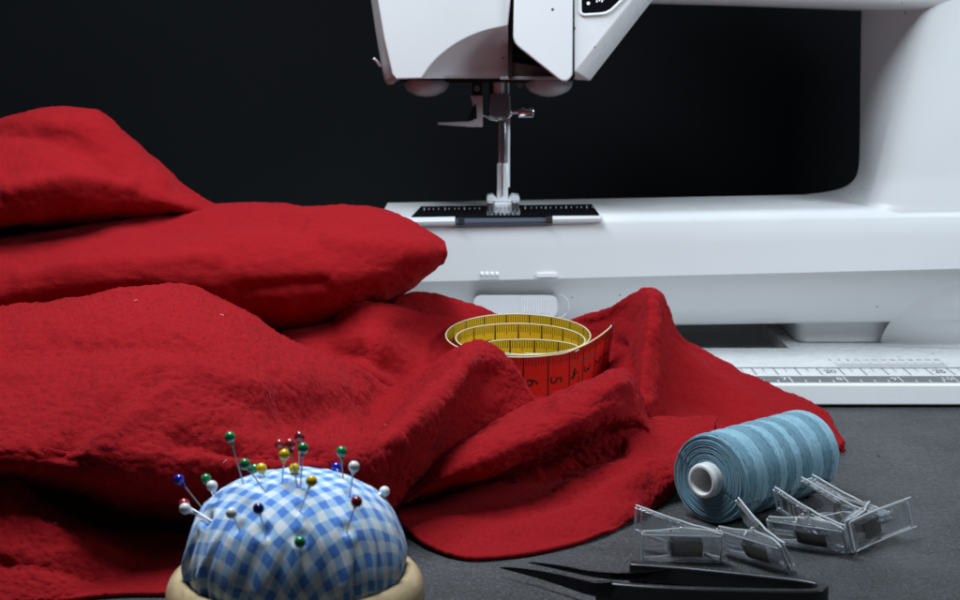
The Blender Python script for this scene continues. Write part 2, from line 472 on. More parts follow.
# --- arm
zt1 = 27.0
ar = []
for u, vb in ((600, 1.5), (650, 3.8), (720, 5.5), (800, 8.2), (862, 10.8), (900, 12), (985, 14)):
    p = P(u, vb, 87.5); x = p[0]; z = p[2]
    ar.append([(x, 88.2, z + .2), (x, 87.6, z), (x, 80.3, z - .02), (x, 79.7, z + .1), (x, 79.35, z + .45), (x, 79.25, z + .9), (x, 79.25, zt1), (x, 88.2, zt1)])
V, F = loft(ar); mk('arm', V, F, M['white'], SM, angle=40)

# --- head
V, F = prism([(386, -60), (394, 79), (574, 79), (588, 79), (600, -60)], 80.7, 88.2); mk('chassis', V, F, M['chassis'], SM)
YF = 77.5
arc = spline([(421.5, 78.6), (432, 64), (446, 51), (464, 39.5), (485, 31), (508, 26)], 5)
face = [(367, -60), (377.2, -2), (384, 38), (392, 74), (396, 79.4)] + [tuple(p) for p in arc] + [(511.5, -10), (514, -60)]
fr = [P(u, v, YF) for u, v in face]
bk = [np.array([p[0], 80.6, p[2]]) for p in fr]
V, F = loft([fr, bk]); hd = mk('face_cover', V, F, M['white'], SM, bevel=.07, seg=3)
# rounded left flank of the head
fl_out = [(360, -60), (371, 0), (376, 34), (381, 64), (384.5, 80), (387.5, 84.6), (393, 84.2)]
fl_in = [(367.6, -60), (377.6, -2), (384.2, 37), (390, 64), (394, 76), (395.6, 78.6), (397, 80.2)]
rg = []
for s_ in np.linspace(0, 1, 7):
    g = math.sin(s_ * math.pi / 2)
    rg.append([P(a_[0] + (b_[0] - a_[0]) * g, a_[1] + (b_[1] - a_[1]) * g, YF + .05 + (4.0 - .2 * i) * (1 - s_) ** 1.4) for i, (b_, a_) in enumerate(zip(fl_in, fl_out))])
bk2 = [np.array([p[0] + .3, 88, p[2] + .1]) for p in rg[0]]
V, F = loft([bk2] + rg, cap=False, closed=False); mk('side_cover', V, F, M['white'], SM, angle=60)
# scooped lower face
rg = []
low = [(u, 78.4) for u, v in arc]
for s_ in np.linspace(0, 1, 8):
    rg.append([P(a_[0], a_[1] + (78.4 - a_[1]) * s_, YF + .08 + 2.3 * (1 - (1 - s_) ** 1.6) * np.clip((78.4 - a_[1]) / 52, .03, 1)) for a_ in arc])
rg.append([p + np.array([0, .5, .02]) for p in rg[-1]])
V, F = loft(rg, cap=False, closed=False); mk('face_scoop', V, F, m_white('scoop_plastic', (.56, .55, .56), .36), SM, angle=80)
# inner plates seen in the slot right of the scoop
V, F = prism([(508.6, 26), (512, -60), (514.6, -60), (512.5, 40), (512, 78.4), (508.6, 78.4)], 78.6, 80.6); mk('slot_wall', V, F, M['chassis'], SM)
V, F = prism([(508, 62), (548, 68), (552, 77), (508, 77)], 79.9, 80.5); mk('inner_plate', V, F, mat('brown_plate', (.17, .10, .095), .4), SM)
V, F = prism([(500, 76.4), (560, 76.4), (560, 79.6), (500, 79.6)], 79.5, 83); mk('lower_rail', V, F, M['grey'], SM, bevel=.03)
# threading door
dp = rounded([(515.5, -60), (513.2, 43), (561, 81), (566.5, 81.6), (572.6, 76), (573.2, -60)], [0, 8, 6, 3, 6, 0], 5)
V, F = prism(dp, 77.0, 77.9); mk('threading_door', V, F, M['white2'], SM, bevel=.08, seg=3)
V, F = prism([(571.5, -60), (571.5, 77), (575, 77), (575, -60)], 78.2, 80); mk('door_seam', V, F, M['seam'], SM)
# control side with the bevelled lower edge and the black screen
front = [(574.4, -60), (574.4, 70.5), (575.8, 71.5), (639, -8), (652, -24), (690, -60)]
outer = [(574.4, -60), (574.4, 79.5), (590, 80.6), (650, 3.4), (662, -10), (700, -60)]
fa = [P(u, v, 77.3) for u, v in front]; fb = [P(u, v, 79.6) for u, v in outer]
mid = []
for (u, v), (u2, v2) in zip(front, outer): mid.append(P(u + (u2 - u) * .12, v + (v2 - v) * .12, 77.42))
fc = [np.array([p[0], 88.0, p[2]]) for p in fb]
V, F = loft([fa, mid, fb, fc]); mk('control_cover', V, F, M['white2'], SM, angle=25, bevel=.05)
sc_ = rounded([(579.5, -40), (580.4, 15.2), (608, 13.6), (624, -2), (655, -40)], [0, 5, 8, 6, 0], 5)
V, F = prism(sc_, 77.26, 77.5); scr = mk('screen', V, F, M['black'], SM)
bez = [(u + (598 - u) * -.05, v + (2 - v) * -.06) for u, v in sc_]
mb = MB()
A_ = [P(u, v, 77.24) for u, v in sc_]; 
V, F = tube([np.array(p) for p in A_], .07, 8); mk('screen_rim', V, F, M['white2'], SM)
V, F = lathe([(0, -.01), (.075, -.01), (.075, .02), (0, .02)], P(588.3, 3.3, 77.22), (0, 1, 0), 14); mk('screen_icon', V, F, M['icon'], scr)
mb = MB()
for u, v in ((597, 1.2), (599.5, .2), (602, 1.0), (603.5, -1)):
    p = P(u, v, 77.22); mb.add(*box(p - np.array([.03, .0, .05]), p + np.array([.03, .02, .05])))
mk('screen_icon', mb.V, mb.F, M['icon'], scr)
# thread cutter on the left flank
V, F = tube([P(374, 58.5, 79.5), P(376.5, 61, 79.6), P(380, 66, 80)], [.06, .07, .06], 8); mk('thread_cutter', V, F, M['white2'], SM)
# lamps under the head
for (u, r) in ((426.5, 1.16), (549, 1.2)):
    c = P(u, 83, 81.5)
    V, F = ellipsoid(c, (r, 1.3, .70), 24, 12, math.pi * .42, math.pi); mk('lamp_lens', V, F, M['lens'], SM, angle=180)
    V, F = ellipsoid(c + np.array([0, 0, .15]), (r * .45, .5, .55), 16, 8, math.pi * .4, math.pi); mk('lamp_bulb', V, F, M['white2'], SM, angle=180)
    V, F = lathe([(0, 0), (r * 1.02, 0), (r * 1.02, .12), (0, .12)], c + np.array([0, 0, .12]), n=24); mk('lamp_socket', V, F, M['darksteel'], SM)
V, F = prism([(398, 79), (570, 79), (568, 82.5), (402, 82.5)], 80.9, 87.5); mk('under_plate', V, F, M['darksteel'], SM)
# needle bar, clamp, threader, presser foot
YN = 84.0
def rod(name, u, v0, v1, r, m, Y=YN, n=16):
    a, b = P(u, v0, Y), P(u, v1, Y); b[0] = a[0]
    V, F = tube([a, b], r, n); return mk(name, V, F, m, SM)
rod('needle_bar', 499, 70, 117, .30, M['satin'], 83.4)
rod('presser_bar', 505.5, 70, 168, .26, M['steel'], 84.8)
rod('bar_guide', 492, 76, 104, .16, M['darksteel'], 84.5)
rod('thread_lifter', 508.6, 117, 187, .075, M['satin'], 84.2, 8)
V, F = prism(rounded([(490.5, 94), (510, 94), (511, 114), (507, 118.5), (494, 118.5), (489.5, 113)], 3), 83.0, 83.9); mk('needle_clamp', V, F, M['steel'], SM, bevel=.05)
V, F = tube([P(489, 115.5, 82.9), P(494, 118.4, 82.85), P(501, 119.2, 82.8), P(508, 118, 82.85), P(511.5, 114.5, 82.9)], .055, 8); mk('clamp_rim', V, F, M['chrome'], SM)
a = P(511, 111.8, 83.2); d = np.array([1., 0, 0])
V, F = lathe([(0, 0), (.12, 0), (.12, .36), (.30, .36), (.33, .42), (.33, 1.08), (.30, 1.16), (0, 1.16)], a, (1, 0, 0), 22); mk('clamp_screw', V, F, M['chrome'], SM, angle=40)
rod('needle', 502.5, 118, 199, .055, M['chrome'], 83.4, 8)
V, F = prism([(498.4, 118), (506, 118), (506, 166), (498.4, 166)], 83.8, 84.2); mk('foot_holder', V, F, M['steel'], SM, bevel=.05)
V, F = prism([(497, 163.6), (508, 163.6), (508, 199), (497, 199)], 83.5, 84.3); mk('foot_shank', V, F, M['satin'], SM, bevel=.07)
V, F = prism(rounded([(487, 196), (493, 195), (496, 199), (509, 199), (512, 195), (519, 196), (520, 201), (517, 204), (513, 201.5), (492, 201.5), (489, 205), (486.5, 202)], 1.5, 3), 83.0, 84.2)
pf = mk('presser_foot', V, F, M['satin'], SM, bevel=.04)
for u0, u1 in ((487.5, 493.5), (512.5, 518.5)):
    V, F = prism(rounded([(u0, 202), (u1, 202), (u1, 209.2), (u0 - .5, 209.2)], 1), 82.2, 85.2); mk('foot_toe', V, F, M['steel'], SM, bevel=.04)
V, F = prism(rounded([(494, 203), (512, 203), (511, 208.6), (495, 208.6)], 1.5), 82.4, 83.4); mk('foot_sole', V, F, M['satin'], SM, bevel=.05)
V, F = prism([(472, 76), (482.4, 76), (482.4, 96), (472, 96)], 83.2, 83.6); mk('threader_mount', V, F, M['darksteel'], SM, bevel=.03)
V, F = lathe([(0, 0), (.16, 0), (.16, .1), (0, .1)], P(477, 88.5, 83.08), (0, 1, 0), 12); mk('threader_screw', V, F, M['steel'], SM)
V, F = prism([(470.6, 95.5), (482.6, 95.5), (482.6, 127), (471, 127), (438, 124.6), (437.5, 122.4), (469, 121.6), (473.4, 120.5), (474, 110)], 82.9, 83.15); mk('needle_threader', V, F, M['white'], SM, bevel=.02)
V, F = prism([(473.6, 106), (476, 104), (477, 119), (467, 119.6)], 82.86, 83.3); mk('threader_spring', V, F, M['darksteel'], SM)
V, F = tube([P(482, 115, 83), P(487, 116.5, 83), P(491, 119.5, 83), P(498, 120.4, 83)], .05, 6); mk('threader_wire', V, F, M['steel'], SM)
for u, v, m_ in ((520, 84, 'steel'), (531, 85, 'darksteel'), (535, 80, 'steel')):
    V, F = lathe([(0, 0), (.2, 0), (.2, .5), (0, .5)], P(u, v, 82), (0, 1, 0), 12); mk('fixing_screw', V, F, M[m_], SM)

# ================================================================== red fleece
def sheet(rows, nu=26, nv=17, zmin=.14):
    n = max(len(r) for r in rows); R2 = []
    for r in rows:
        r = np.array(r, float)
        if len(r) != n:
            d = np.concatenate([[0], np.cumsum(np.linalg.norm(np.diff(r[:, :2], axis=0), axis=1))]); d /= d[-1]
            r = np.stack([np.interp(np.linspace(0, 1, n), d, r[:, k]) for k in range(3)], 1)
        R2.append(r)
    W = np.array([[P(*p) for p in r] for r in R2])            # rows x cols x 3 in space
    A = np.array([spline(r, nu) for r in W])
    B = np.array([spline(A[:, j], nv) for j in range(A.shape[1])]).transpose(1, 0, 2)
    B[..., 2] = np.where(B[..., 2] < zmin, zmin + .02 * np.tanh(B[..., 2] - zmin), B[..., 2])
    return B
S = []
S.append(sheet([
 [(-60,240,85),(60,215,85),(150,225,84),(235,262,82)],
 [(-60,160,80.5),(0,145,80.5),(35,135,80.5),(70,130,80.5),(100,135,80.5),(150,172,80),(190,205,79.5),(226,228,78.5)],
 [(-60,135,76.5),(0,119,76.5),(35,110,76.5),(70,107,76.5),(100,115,76.5),(150,155,76.5),(190,189,76.2),(218,211,75.8)],
 [(-60,147,74.6),(0,130,74.6),(35,122,74.4),(70,121,74.2),(103,130,74.4),(152,165,74.8),(189,194,75.2),(219,213,75.4)],
 [(-60,163,72.9),(0,146,73.2),(35,139,73.3),(70,141,73.3),(110,152,73.2),(156,177,73.6),(190,199,74.3),(221,216,75)],
 [(-60,185,70.8),(0,172,71),(35,165,71.2),(70,166,71.2),(115,175,72),(160,191,72.7),(195,205,73.8),(223,219,74.7)],
 [(-60,206,70),(0,198,70.2),(35,193,70.3),(75,190,70.6),(120,197,71.8),(165,203,72.5),(200,211,73.6),(225,222,74.6)],
 [(-60,220,71),(0,218,71.1),(35,214,71.2),(78,209,71.6),(125,211,72.8),(170,211,73.4),(205,216,74.1),(227,225,74.8)],
 [(-60,230,75),(0,230,75),(35,228,75),(80,226,75.2),(130,223,75.6),(172,222,76),(208,224,76.2),(229,229,76)],
 [(-60,236,79),(60,234,79),(150,232,79),(230,232,79)]]))
S.append(sheet([
 [(-60,275,80),(0,270,80),(100,262,80),(215,252,79),(300,248,77),(370,248,75.5),(415,250,73),(438,252,71.5)],
 [(-60,238,77),(0,234,77),(100,224,77),(215,213,76),(300,211,75),(370,214,73.6),(415,226,72),(440,245,70.6)],
 [(-60,238,74.5),(0,234,74.5),(100,222,74.5),(215,210,74),(300,207.5,73),(370,210,72.2),(415,223,71),(443,243,70)],
 [(-60,250,72),(0,246,72),(100,234,71.8),(215,222,71.5),(300,219,71),(370,223,70.5),(415,234,69.9),(445.5,247,69.5)],
 [(-60,266,70),(0,263,69.9),(100,252,69.6),(215,243,69.4),(300,240,69),(370,242,68.9),(416,247,68.9),(446.5,251,69.4)],
 [(-60,285,68.8),(0,284,68.7),(100,271,68.4),(215,266,68.2),(300,264,67.9),(370,262,68),(416,260,68.5),(446,255,69.5)],
 [(-60,300,68.6),(0,301,68.6),(100,286,68.3),(205,288,68.1),(295,289,67.7),(366,282,67.9),(414,272,68.8),(443,260,69.9)],
 [(-60,309,69.5),(0,309,69.5),(100,296,69.3),(195,301,69.1),(288,313,68.8),(352,303,68.9),(405,286,69.6),(438,264,70.4)],
 [(-60,316,72.5),(0,316,72.5),(100,304,72.3),(190,312,72),(285,331,71.5),(345,317,71.2),(398,296,71.5),(434,268,71.2)],
 [(-60,322,77),(100,312,77),(285,336,75),(398,300,74),(432,266,73)]]))
C = [
 [(-60,335,69),(0,331,69),(60,324,69),(120,317,69),(180,315,69),(220,326,69),(253,340,68.5),(280,355,68),(320,370,68),(363,385,67.5),(392,394,67),(418,392,67),(450,376,66.5),(475,366,66.5),(492,368,66.5),(512,380,66.3),(530,398,66),(542,412,65.5)],
 [(-60,312,64.5),(0,308,64.5),(60,300,64.5),(120,292,64.5),(180,289,64.5),(220,302,64.5),(253,317,64.5),(280,335,64.2),(320,352,64),(363,369,64.2),(392,382,64.6),(418,380,64.2),(450,355,64),(475,343,63.8),(490,347,63.8),(508,360,63.8),(524,383,63.7),(536,402,63.6)],
 [(-60,320,62.2),(0,316,62.2),(60,309,62.2),(120,302,62.1),(180,301,62),(220,313,62),(253,328,62.2),(280,345,62.3),(320,362,62.5),(363,380,63.2),(392,391,63.7),(416,387,63),(446,363,62.1),(470,350,61.8),(488,354,62),(505,370,62.9),(521,391,63.2),(533,407,63.2)],
 [(-60,339,60.3),(0,336,60.2),(60,330,60.2),(120,325,60),(180,326,59.9),(220,336,59.9),(253,349,60.2),(280,362,60.6),(320,378,61.2),(360,392,62.1),(389,400,62.4),(411,397,61.4),(437,381,60.2),(461,367,59.8),(481,370,60.7),(499,388,62.3),(515,404,62.7),(529,415,62.8)],
 [(-60,366,58.2),(0,364,58.1),(60,359,58.3),(120,355,58),(180,357,57.8),(220,364,57.9),(253,374,58.3),(280,385,58.9),(320,398,59.7),(353,404,60.2),(381,408,59.9),(402,406,58.7),(427,399,57.8),(451,391,57.7),(471,396,59.4),(490,412,61.5),(507,421,62.1),(522,424,62.3)],
 [(-60,397,56.3),(0,396,56.2),(60,393,56.4),(120,391,56.1),(180,393,55.9),(220,398,56.1),(253,405,56.5),(280,410,57),(315,416,57.3),(343,418,57.1),(368,419,56.4),(390,420,55.7),(413,421,55.5),(434,422,55.9),(452,428,58),(471,439,60.4),(492,443,61.2),(512,440,61.5)],
 [(-60,426,54.8),(0,427,54.8),(60,427,55.1),(120,427,54.8),(180,429,54.6),(220,432,54.6),(253,436,54.7),(280,439,54.6),(313,442,54.4),(341,444,54.2),(367,446,53.9),(388,449,53.9),(406,453,54.2),(421,459,55.5),(434,465,57.7),(450,470,59.4),(471,471,60.2),(492,467,60.5)],
 [(-60,449,54.1),(0,452,54.1),(60,456,54.4),(120,460,54.1),(180,460,53.7),(220,462,53.6),(253,463,53.5),(280,464,53.4),(313,467,53.2),(341,470,53.1),(363,475,53.3),(381,482,53.9),(394,489,55.2),(406,494,57),(420,499,58.4),(437,501,59.2),(458,499,59.5),(479,494,59.7)],
 [(-60,464,54.4),(0,469,54.4),(60,478,54.7),(120,486,54.4),(180,486,53.9),(220,486,53.8),(253,487,53.7),(280,488,53.7),(313,491,53.6),(340,494,53.7),(360,499,54.1),(377,505,55),(390,508,56.2),(402,510,57.6),(416,512,58.6),(433,512,59.3),(455,509,59.6),(475,504,59.8)],
 [(-60,473,56),(0,479,56),(60,494,56.2),(120,508,55.4),(180,513,54.6),(220,514,54.5),(253,514,54.6),(280,514,54.8),(313,514,55),(340,515,55.3),(360,517,56),(377,518,56.6),(390,519,57.5),(402,519,58.5),(416,519,59.3),(433,518,59.8),(455,515,60),(475,510,60.2)],
 [(-60,490,56.5),(0,497,56.5),(60,508,56),(120,518,55.6),(180,524,55.4),(220,525,55.2),(253,525,55.2),(280,525,55.2),(313,524,55.4),(340,522,55.8),(360,521,56.6),(377,520,57.4),(390,520,58.4),(402,520,59.4),(416,520,60),(433,519,60.3),(455,516,60.6),(475,511,60.8)],
 [(-60,505,56),(0,510,56),(60,518,56),(120,528,55.6),(170,534,55),(215,535,54.8),(253,534,54.8),(280,532,54.9),(313,529,55.2),(340,526,55.8),(360,524,56.4),(377,522,57.4),(390,521,58.4),(402,521,59.2),(416,521,60),(433,520,60.5),(455,517,61),(475,512,61.2)],
 [(-60,512,56),(0,518,56),(60,528,55.4),(115,538,54.4),(165,542,53.6),(210,543,53.6),(250,541,53.8),(280,538,54.2),(313,534,54.8),(340,530,55.4),(360,527,56.2),(377,524,57),(390,523,58),(402,522,59),(416,522,60),(433,521,60.5),(455,518,61),(475,513,61.4)]]
def _pull(C):
    """let the big front fold bulge towards the table front, its underside tucked well back"""
    amt = {5: .5, 6: 1.5, 7: 2.3, 8: 2.5, 9: .6}; left = {5: .6, 6: 1.3, 7: 1.7, 8: 1.7, 9: .8}
    for r, a in amt.items():
        C[r] = [(u, v, Y - a * np.interp(u, [300, 400], [1, 0]) - left[r] * np.interp(u, [120, 215], [1, 0])) for u, v, Y in C[r]]
    form = {2: 1.7, 3: 2.7, 4: 3.1, 5: 2.5, 6: 1.4, 7: .5}
    for r, a in form.items(): C[r] = [(u, v, Y - a * np.interp(u, [325, 425], [1, 0])) for u, v, Y in C[r]]
    for r in (10, 11, 12): C[r] = [(u, v, Y + np.interp(u, [300, 400], [1, 0]) * {10: 1.2, 11: 2.5, 12: 4.0}[r]) for u, v, Y in C[r]]
    return C
C = _pull(C)
S.append(sheet(C, 20, 22))
D = [
 [(238,352,73.5),(363,335,74),(405,320,74),(433,320,74),(470,328,74),(500,336,74),(545,343,74),(590,338,73.9),(612,330,73.8),(632,320,73.6),(648,316,73.6),(663,322,73.5),(675,338,73.6),(690,350,73.8),(715,366,73.8),(748,382,73.6),(786,398,73),(824,416,71.4),(845,448,67.2)],
 [(238,332,71),(363,312,72),(405,295.5,72.5),(433,296,72.7),(470,305,73),(500,314,73),(545,322,73),(590,316,72.5),(612,307.5,72),(632,297,71.5),(648,291,71.3),(661,297,71.3),(669,313,71.7),(676,334,72.3),(705,352,73.2),(740,370,73.2),(780,390,72.4),(820,411,71.2),(842,447,67)],
 [(238,334,69.7),(355,314,70.2),(398,306,71.4),(428,308,71.8),(464,316,72.2),(498,325,72.3),(545,333,72.3),(590,328,72.2),(612,320,71.8),(632,306,70.8),(648,299,69.6),(660.5,304,69.8),(668.5,325,71.2),(676,342,72),(704,359,72.6),(739,377,72.5),(777,396,71.7),(815,416,70.3),(839,450,66.5)],
 [(238,340,68.4),(345,320,68.4),(385,317,69.4),(420,322,70.7),(457,332,71.2),(496,343,71.2),(545,350,71.2),(590,346,71.6),(612,338,71.3),(631,323,70.2),(647,316,68.6),(658.5,322,68.9),(666.5,345,70.6),(675,353,71.4),(703,369,71.9),(736,386,71.7),(771,404,70.7),(806,423,69),(834,454,65.8)],
 [(238,350,67.3),(338,333,67),(376,331,67.3),(414,338,69),(451,350,69.5),(495,362,69.4),(545,368,69.3),(590,366,70.4),(611,358,70.3),(629,345,69.3),(644,338,67.5),(655.5,346,67.9),(663,368,69.6),(672,373,70.3),(700,388,70.7),(732,402,70.3),(764,417,69.2),(797,434,67.5),(827,460,64.9)],
 [(238,362,66.4),(335,350,66),(372,349,66),(411,358,67.3),(448,371,67.6),(495,385,67),(545,390,66.8),(588,388,68.2),(609,382,68.3),(627,371,68.2),(641,366,66.5),(652,374,66.9),(659,391,68.5),(670,395,69),(697,408,69.2),(727,418,68.5),(756,431,67.2),(787,447,65.7),(817,468,63.8)],
 [(238,375,66),(335,368,65.5),(370,372,65.3),(408,382,66),(446,392,66),(495,402,65.4),(545,404,65),(588,404,65.8),(608,401,66.2),(625,395,66.6),(640,392,65.5),(650,398,65.9),(656,411,67),(668,413,67.6),(694,424,67.5),(722,432,66.8),(750,444,65.7),(780,460,64.2),(805,478,62.8)],
 [(238,392,66),(335,388,66),(370,392,65.6),(408,400,65.5),(446,408,65.2),(495,416,64.6),(545,418,64.2),(588,416,64.4),(608,413,64.5),(624,409,64.8),(638,408,64.8),(648,413,65.1),(654,424,65.7),(667,426,66),(690,437,65.9),(716,446,65.2),(742,458,64.2),(768,474,62.8),(795,490,61.3)],
 [(238,405,68),(335,402,68),(370,406,67),(408,414,66.6),(446,422,66.4),(495,430,66),(545,432,65.6),(588,430,65.6),(608,428,65.6),(624,425,65.8),(638,424,65.8),(648,428,66),(654,436,66),(667,438,66),(688,449,65.6),(712,459,64.6),(736,472,63.2),(760,487,61.6),(785,500,60)]]
D = [[(r[0][0], r[0][1] + 4, r[0][2] + 2.0), (r[1][0], r[1][1] + 2, r[1][2] + .8)] + r[2:] for r in D]
S.append(sheet(D, 17, 20))
G = [
 [(395,490,64),(440,458,65),(490,432,65.5),(535,418,66),(580,404,66.5),(612,390,67),(634,396,67),(648,430,66.5),(665,432,66.3),(716,428,66)],
 [(395,492,60.3),(440,456,61),(490,426,62),(535,405,62.6),(580,392,63.1),(612,373,63.6),(632,380,63.8),(645,419,64.4),(662,422,64.6),(716,418,64.6)],
 [(395,497,58.3),(440,461,58.0),(490,432,58.6),(535,412,59.3),(580,398,60.0),(613,381,60.8),(634,392,62.3),(647,423,63.3),(663,426,63.4),(716,421,63.4)],
 [(395,502,57),(440,471,56.5),(490,446,56.8),(535,427,57.5),(580,411,58.6),(614,397,59.8),(636,407,61.6),(651,428,62.5),(667,431,62.5),(714,427,62.5)],
 [(395,507,56.8),(440,483,56.2),(490,464,56.5),(535,448,57.2),(580,430,58.5),(615,416,59.8),(639,419,61.3),(656,435,61.7),(672,439,61.6),(711,437,61.7)],
 [(395,512,59.2),(440,494,59),(490,480,59.4),(535,464,60),(580,445,60.7),(615,429,61.3),(642,430,61.5),(660,444,61),(675,449,60.8),(707,448,61)],
 [(395,517,59),(440,506,59.4),(490,496,60),(540,480,60.4),(583,459,60.7),(618,443,60.7),(646,444,60.6),(664,456,60),(678,460,60),(701,460,60.4)],
 [(397,521,57),(440,516,56.8),(490,510,57.4),(540,497,57.9),(586,479,58.5),(623,464,59),(650,463,59.2),(667,469,59),(679,472,59.2),(693,473,59.8)],
 [(400,525,55.6),(436,530,54.5),(482,534,54.3),(540,526,55.1),(589,509,56.2),(628,493,57.2),(654,485,58.1),(669,483,58.4),(679,482,58.9),(687,482,59.5)],
 [(402,528,54.7),(425,545,53),(455,559,51.9),(485,561,51.7),(540,554.5,52.4),(598,539,54.1),(638,519,56.4),(662,500,58.6),(674,489,60),(682,480,61.2)]]
S.append(sheet(G, 24, 20))
S.append(sheet([
 [(-60,452,57),(0,458,57),(30,490,56),(60,508,55.5),(95,525,55),(130,538,54.6),(170,550,54.4),(215,560,54)],
 [(-60,456,53.5),(0,463,53.5),(30,497,52.8),(60,515,52.3),(95,532,52.4),(130,545,52.6),(170,558,52.4),(215,568,52)],
 [(-60,478,51.4),(0,484,51.4),(30,510,50.9),(60,525,50.6),(95,542,50.9),(130,556,51.3),(170,568,51.2),(215,576,51)],
 [(-60,508,49.9),(0,514,49.9),(30,530,49.7),(60,542,49.6),(95,556,49.9),(130,568,50.3),(170,577,50.2),(215,583,50)],
 [(-60,545,48.7),(0,549,48.7),(30,557,48.7),(60,564,48.8),(95,572,49.1),(130,579,49.5),(170,585,49.4),(215,589,49.2)],
 [(-60,576,48),(0,578,48),(30,581,48.1),(60,584,48.2),(95,586,48.6),(130,588,49),(170,591,48.9),(215,594,48.7)],
 [(-60,606,47.2),(0,606,47.2),(30,604,47.4),(60,602,47.6),(95,599,48),(130,597,48.2),(170,598,48.2),(215,600,48)]], 20, 18))
def proj(V):
    d = V - np.array([0, 0, CAMH]); dep = d[:, 1] * CP - d[:, 2] * SP; up = d[:, 1] * SP + d[:, 2] * CP
    return np.stack([480 + FPX * d[:, 0] / dep, 300 - FPX * up / dep], 1)
# creases and dents: sheet, line, half width, depth (below zero: pressed in)
DENTS = [(0, [(-20, 128), (40, 136), (85, 150), (120, 172)], 9, -.45), (0, [(95, 118), (135, 152), (165, 180)], 8, .22), (0, [(10, 190), (70, 178), (130, 185)], 8, .25),
 (1, [(150, 232), (230, 222), (300, 224)], 9, -.28), (1, [(330, 240), (390, 248), (425, 252)], 10, .25), (1, [(20, 276), (120, 262), (220, 258)], 8, .22), (1, [(240, 290), (320, 282)], 8, -.3),
 (2, [(60, 455), (85, 428), (112, 402), (150, 382)], 11, -.30), (2, [(95, 452), (125, 420), (165, 395)], 12, .22), (2, [(288, 412), (335, 402), (375, 402)], 22, -1.0), (2, [(10, 350), (70, 345), (140, 340), (210, 350)], 10, -.3),
 (2, [(200, 372), (260, 392), (300, 425)], 14, .35), (2, [(395, 440), (430, 405), (470, 362)], 9, .35), (2, [(488, 375), (470, 418), (440, 455)], 10, -.5), (2, [(180, 440), (240, 452), (320, 456)], 9, -.3),
 (3, [(335, 347), (370, 354), (410, 372)], 12, -.6), (3, [(345, 318), (400, 322), (447, 331)], 6, .6), (3, [(622, 345), (628, 370), (634, 395)], 7, -.3), (3, [(652, 300), (656, 345), (652, 400)], 6, .3), (3, [(690, 372), (740, 400), (785, 425)], 9, .22), (3, [(675, 400), (720, 412), (770, 440)], 7, -.25),
 (4, [(450, 500), (520, 486), (580, 462), (620, 448)], 10, -.4), (4, [(470, 545), (560, 520), (640, 478)], 9, .18), (4, [(560, 405), (600, 390), (622, 385)], 7, .25),
 (5, [(0, 500), (40, 528), (80, 546)], 10, .25), (5, [(-20, 560), (50, 568), (100, 574)], 9, -.3)]
def seg_dist(p, line):
    best = np.full(len(p), 1e9)
    for a, b in zip(line[:-1], line[1:]):
        a = np.array(a, float); b = np.array(b, float); ab = b - a
        t_ = np.clip(((p - a) @ ab) / (ab @ ab), 0, 1); best = np.minimum(best, np.linalg.norm(p - (a + t_[:, None] * ab), axis=1))
    return best
mb = MB(); allV = []; allF = []; off = 0
NAPK = (.30, .36, 1.0, .68, .80, 1.0)
for si, B in enumerate(S):
    r, c, _ = B.shape
    V = B.reshape(-1, 3).copy()
    dx = np.gradient(B, axis=1); dy = np.gradient(B, axis=0)
    N = np.cross(dx, dy).reshape(-1, 3); N /= (np.linalg.norm(N, axis=1, keepdims=True) + 1e-9)
    N = np.where((N[:, 1:2] > 0) & (np.abs(N[:, 1:2]) > .2), N, N)
    q2 = proj(V); push = .30 * vnoise(V * .42 + 11) + .16 * vnoise(V * 1.2 + 3) + .06 * vnoise(V * 3.5)
    nk = NAPK[si]; push = push + nk * (.075 * vnoise(V * 5.2 + 2) + .085 * vnoise(V * 8.8 + 6) - .01)
    for sh_, ln, wd_, dp_ in DENTS:
        if sh_ == si: push = push + dp_ * np.exp(-(seg_dist(q2, ln) / wd_) ** 2)
    V -= N * push[:, None]
    V[:, 2] = np.maximum(V[:, 2], .12)
    idx = np.arange(r * c).reshape(r, c) + off
    f = np.stack([idx[:-1, :-1], idx[1:, :-1], idx[1:, 1:], idx[:-1, 1:]], -1).reshape(-1, 4)
    allV.append(V); allF.append(f); off += r * c
allV = np.vstack(allV); allF = np.vstack(allF)
fleece = mk('fleece_blanket', allV, allF, M['fleece'], None, angle=180, base=(-6, 62, 0))
tag(fleece, 'rumpled bright red fleece blanket heaped in soft folds before the sewing machine', 'blanket')
napv = np.concatenate([np.full(B.shape[0] * B.shape[1], k_) for B, k_ in zip(S, NAPK)])
fleece.data.attributes.new('nap', 'FLOAT', 'POINT').data.foreach_set('value', napv.astype(np.float32))
so = fleece.modifiers.new('thick', 'SOLIDIFY'); so.thickness = .14 * UNIT; so.offset = 0
# pile: short fibres standing off the cloth
Q = allV[allF]
n1 = np.cross(Q[:, 2] - Q[:, 0], Q[:, 3] - Q[:, 1]); ar_ = np.linalg.norm(n1, axis=1) / 2
NF = 820000
cdf = np.cumsum(ar_); cdf /= cdf[-1]
fi = np.searchsorted(cdf, RNG.random(NF)); a, b = RNG.random((2, NF, 1))
q = Q[fi]; pt = (q[:, 0] * (1 - a) + q[:, 1] * a) * (1 - b) + (q[:, 3] * (1 - a) + q[:, 2] * a) * b
nr = -n1[fi]; nr /= np.linalg.norm(nr, axis=1, keepdims=True) + 1e-9           # outer side of the cloth
nr = np.where(RNG.random((NF, 1)) < .12, -nr, nr)
nap = napv[allF[fi, 0]][:, None]
fld = np.stack([vnoise(pt * 5.2 + s_) for s_ in (0, 7.3, 15.1)], 1)             # tufts lean together
tuft = vnoise(pt * 6.5 + 4.4)[:, None]
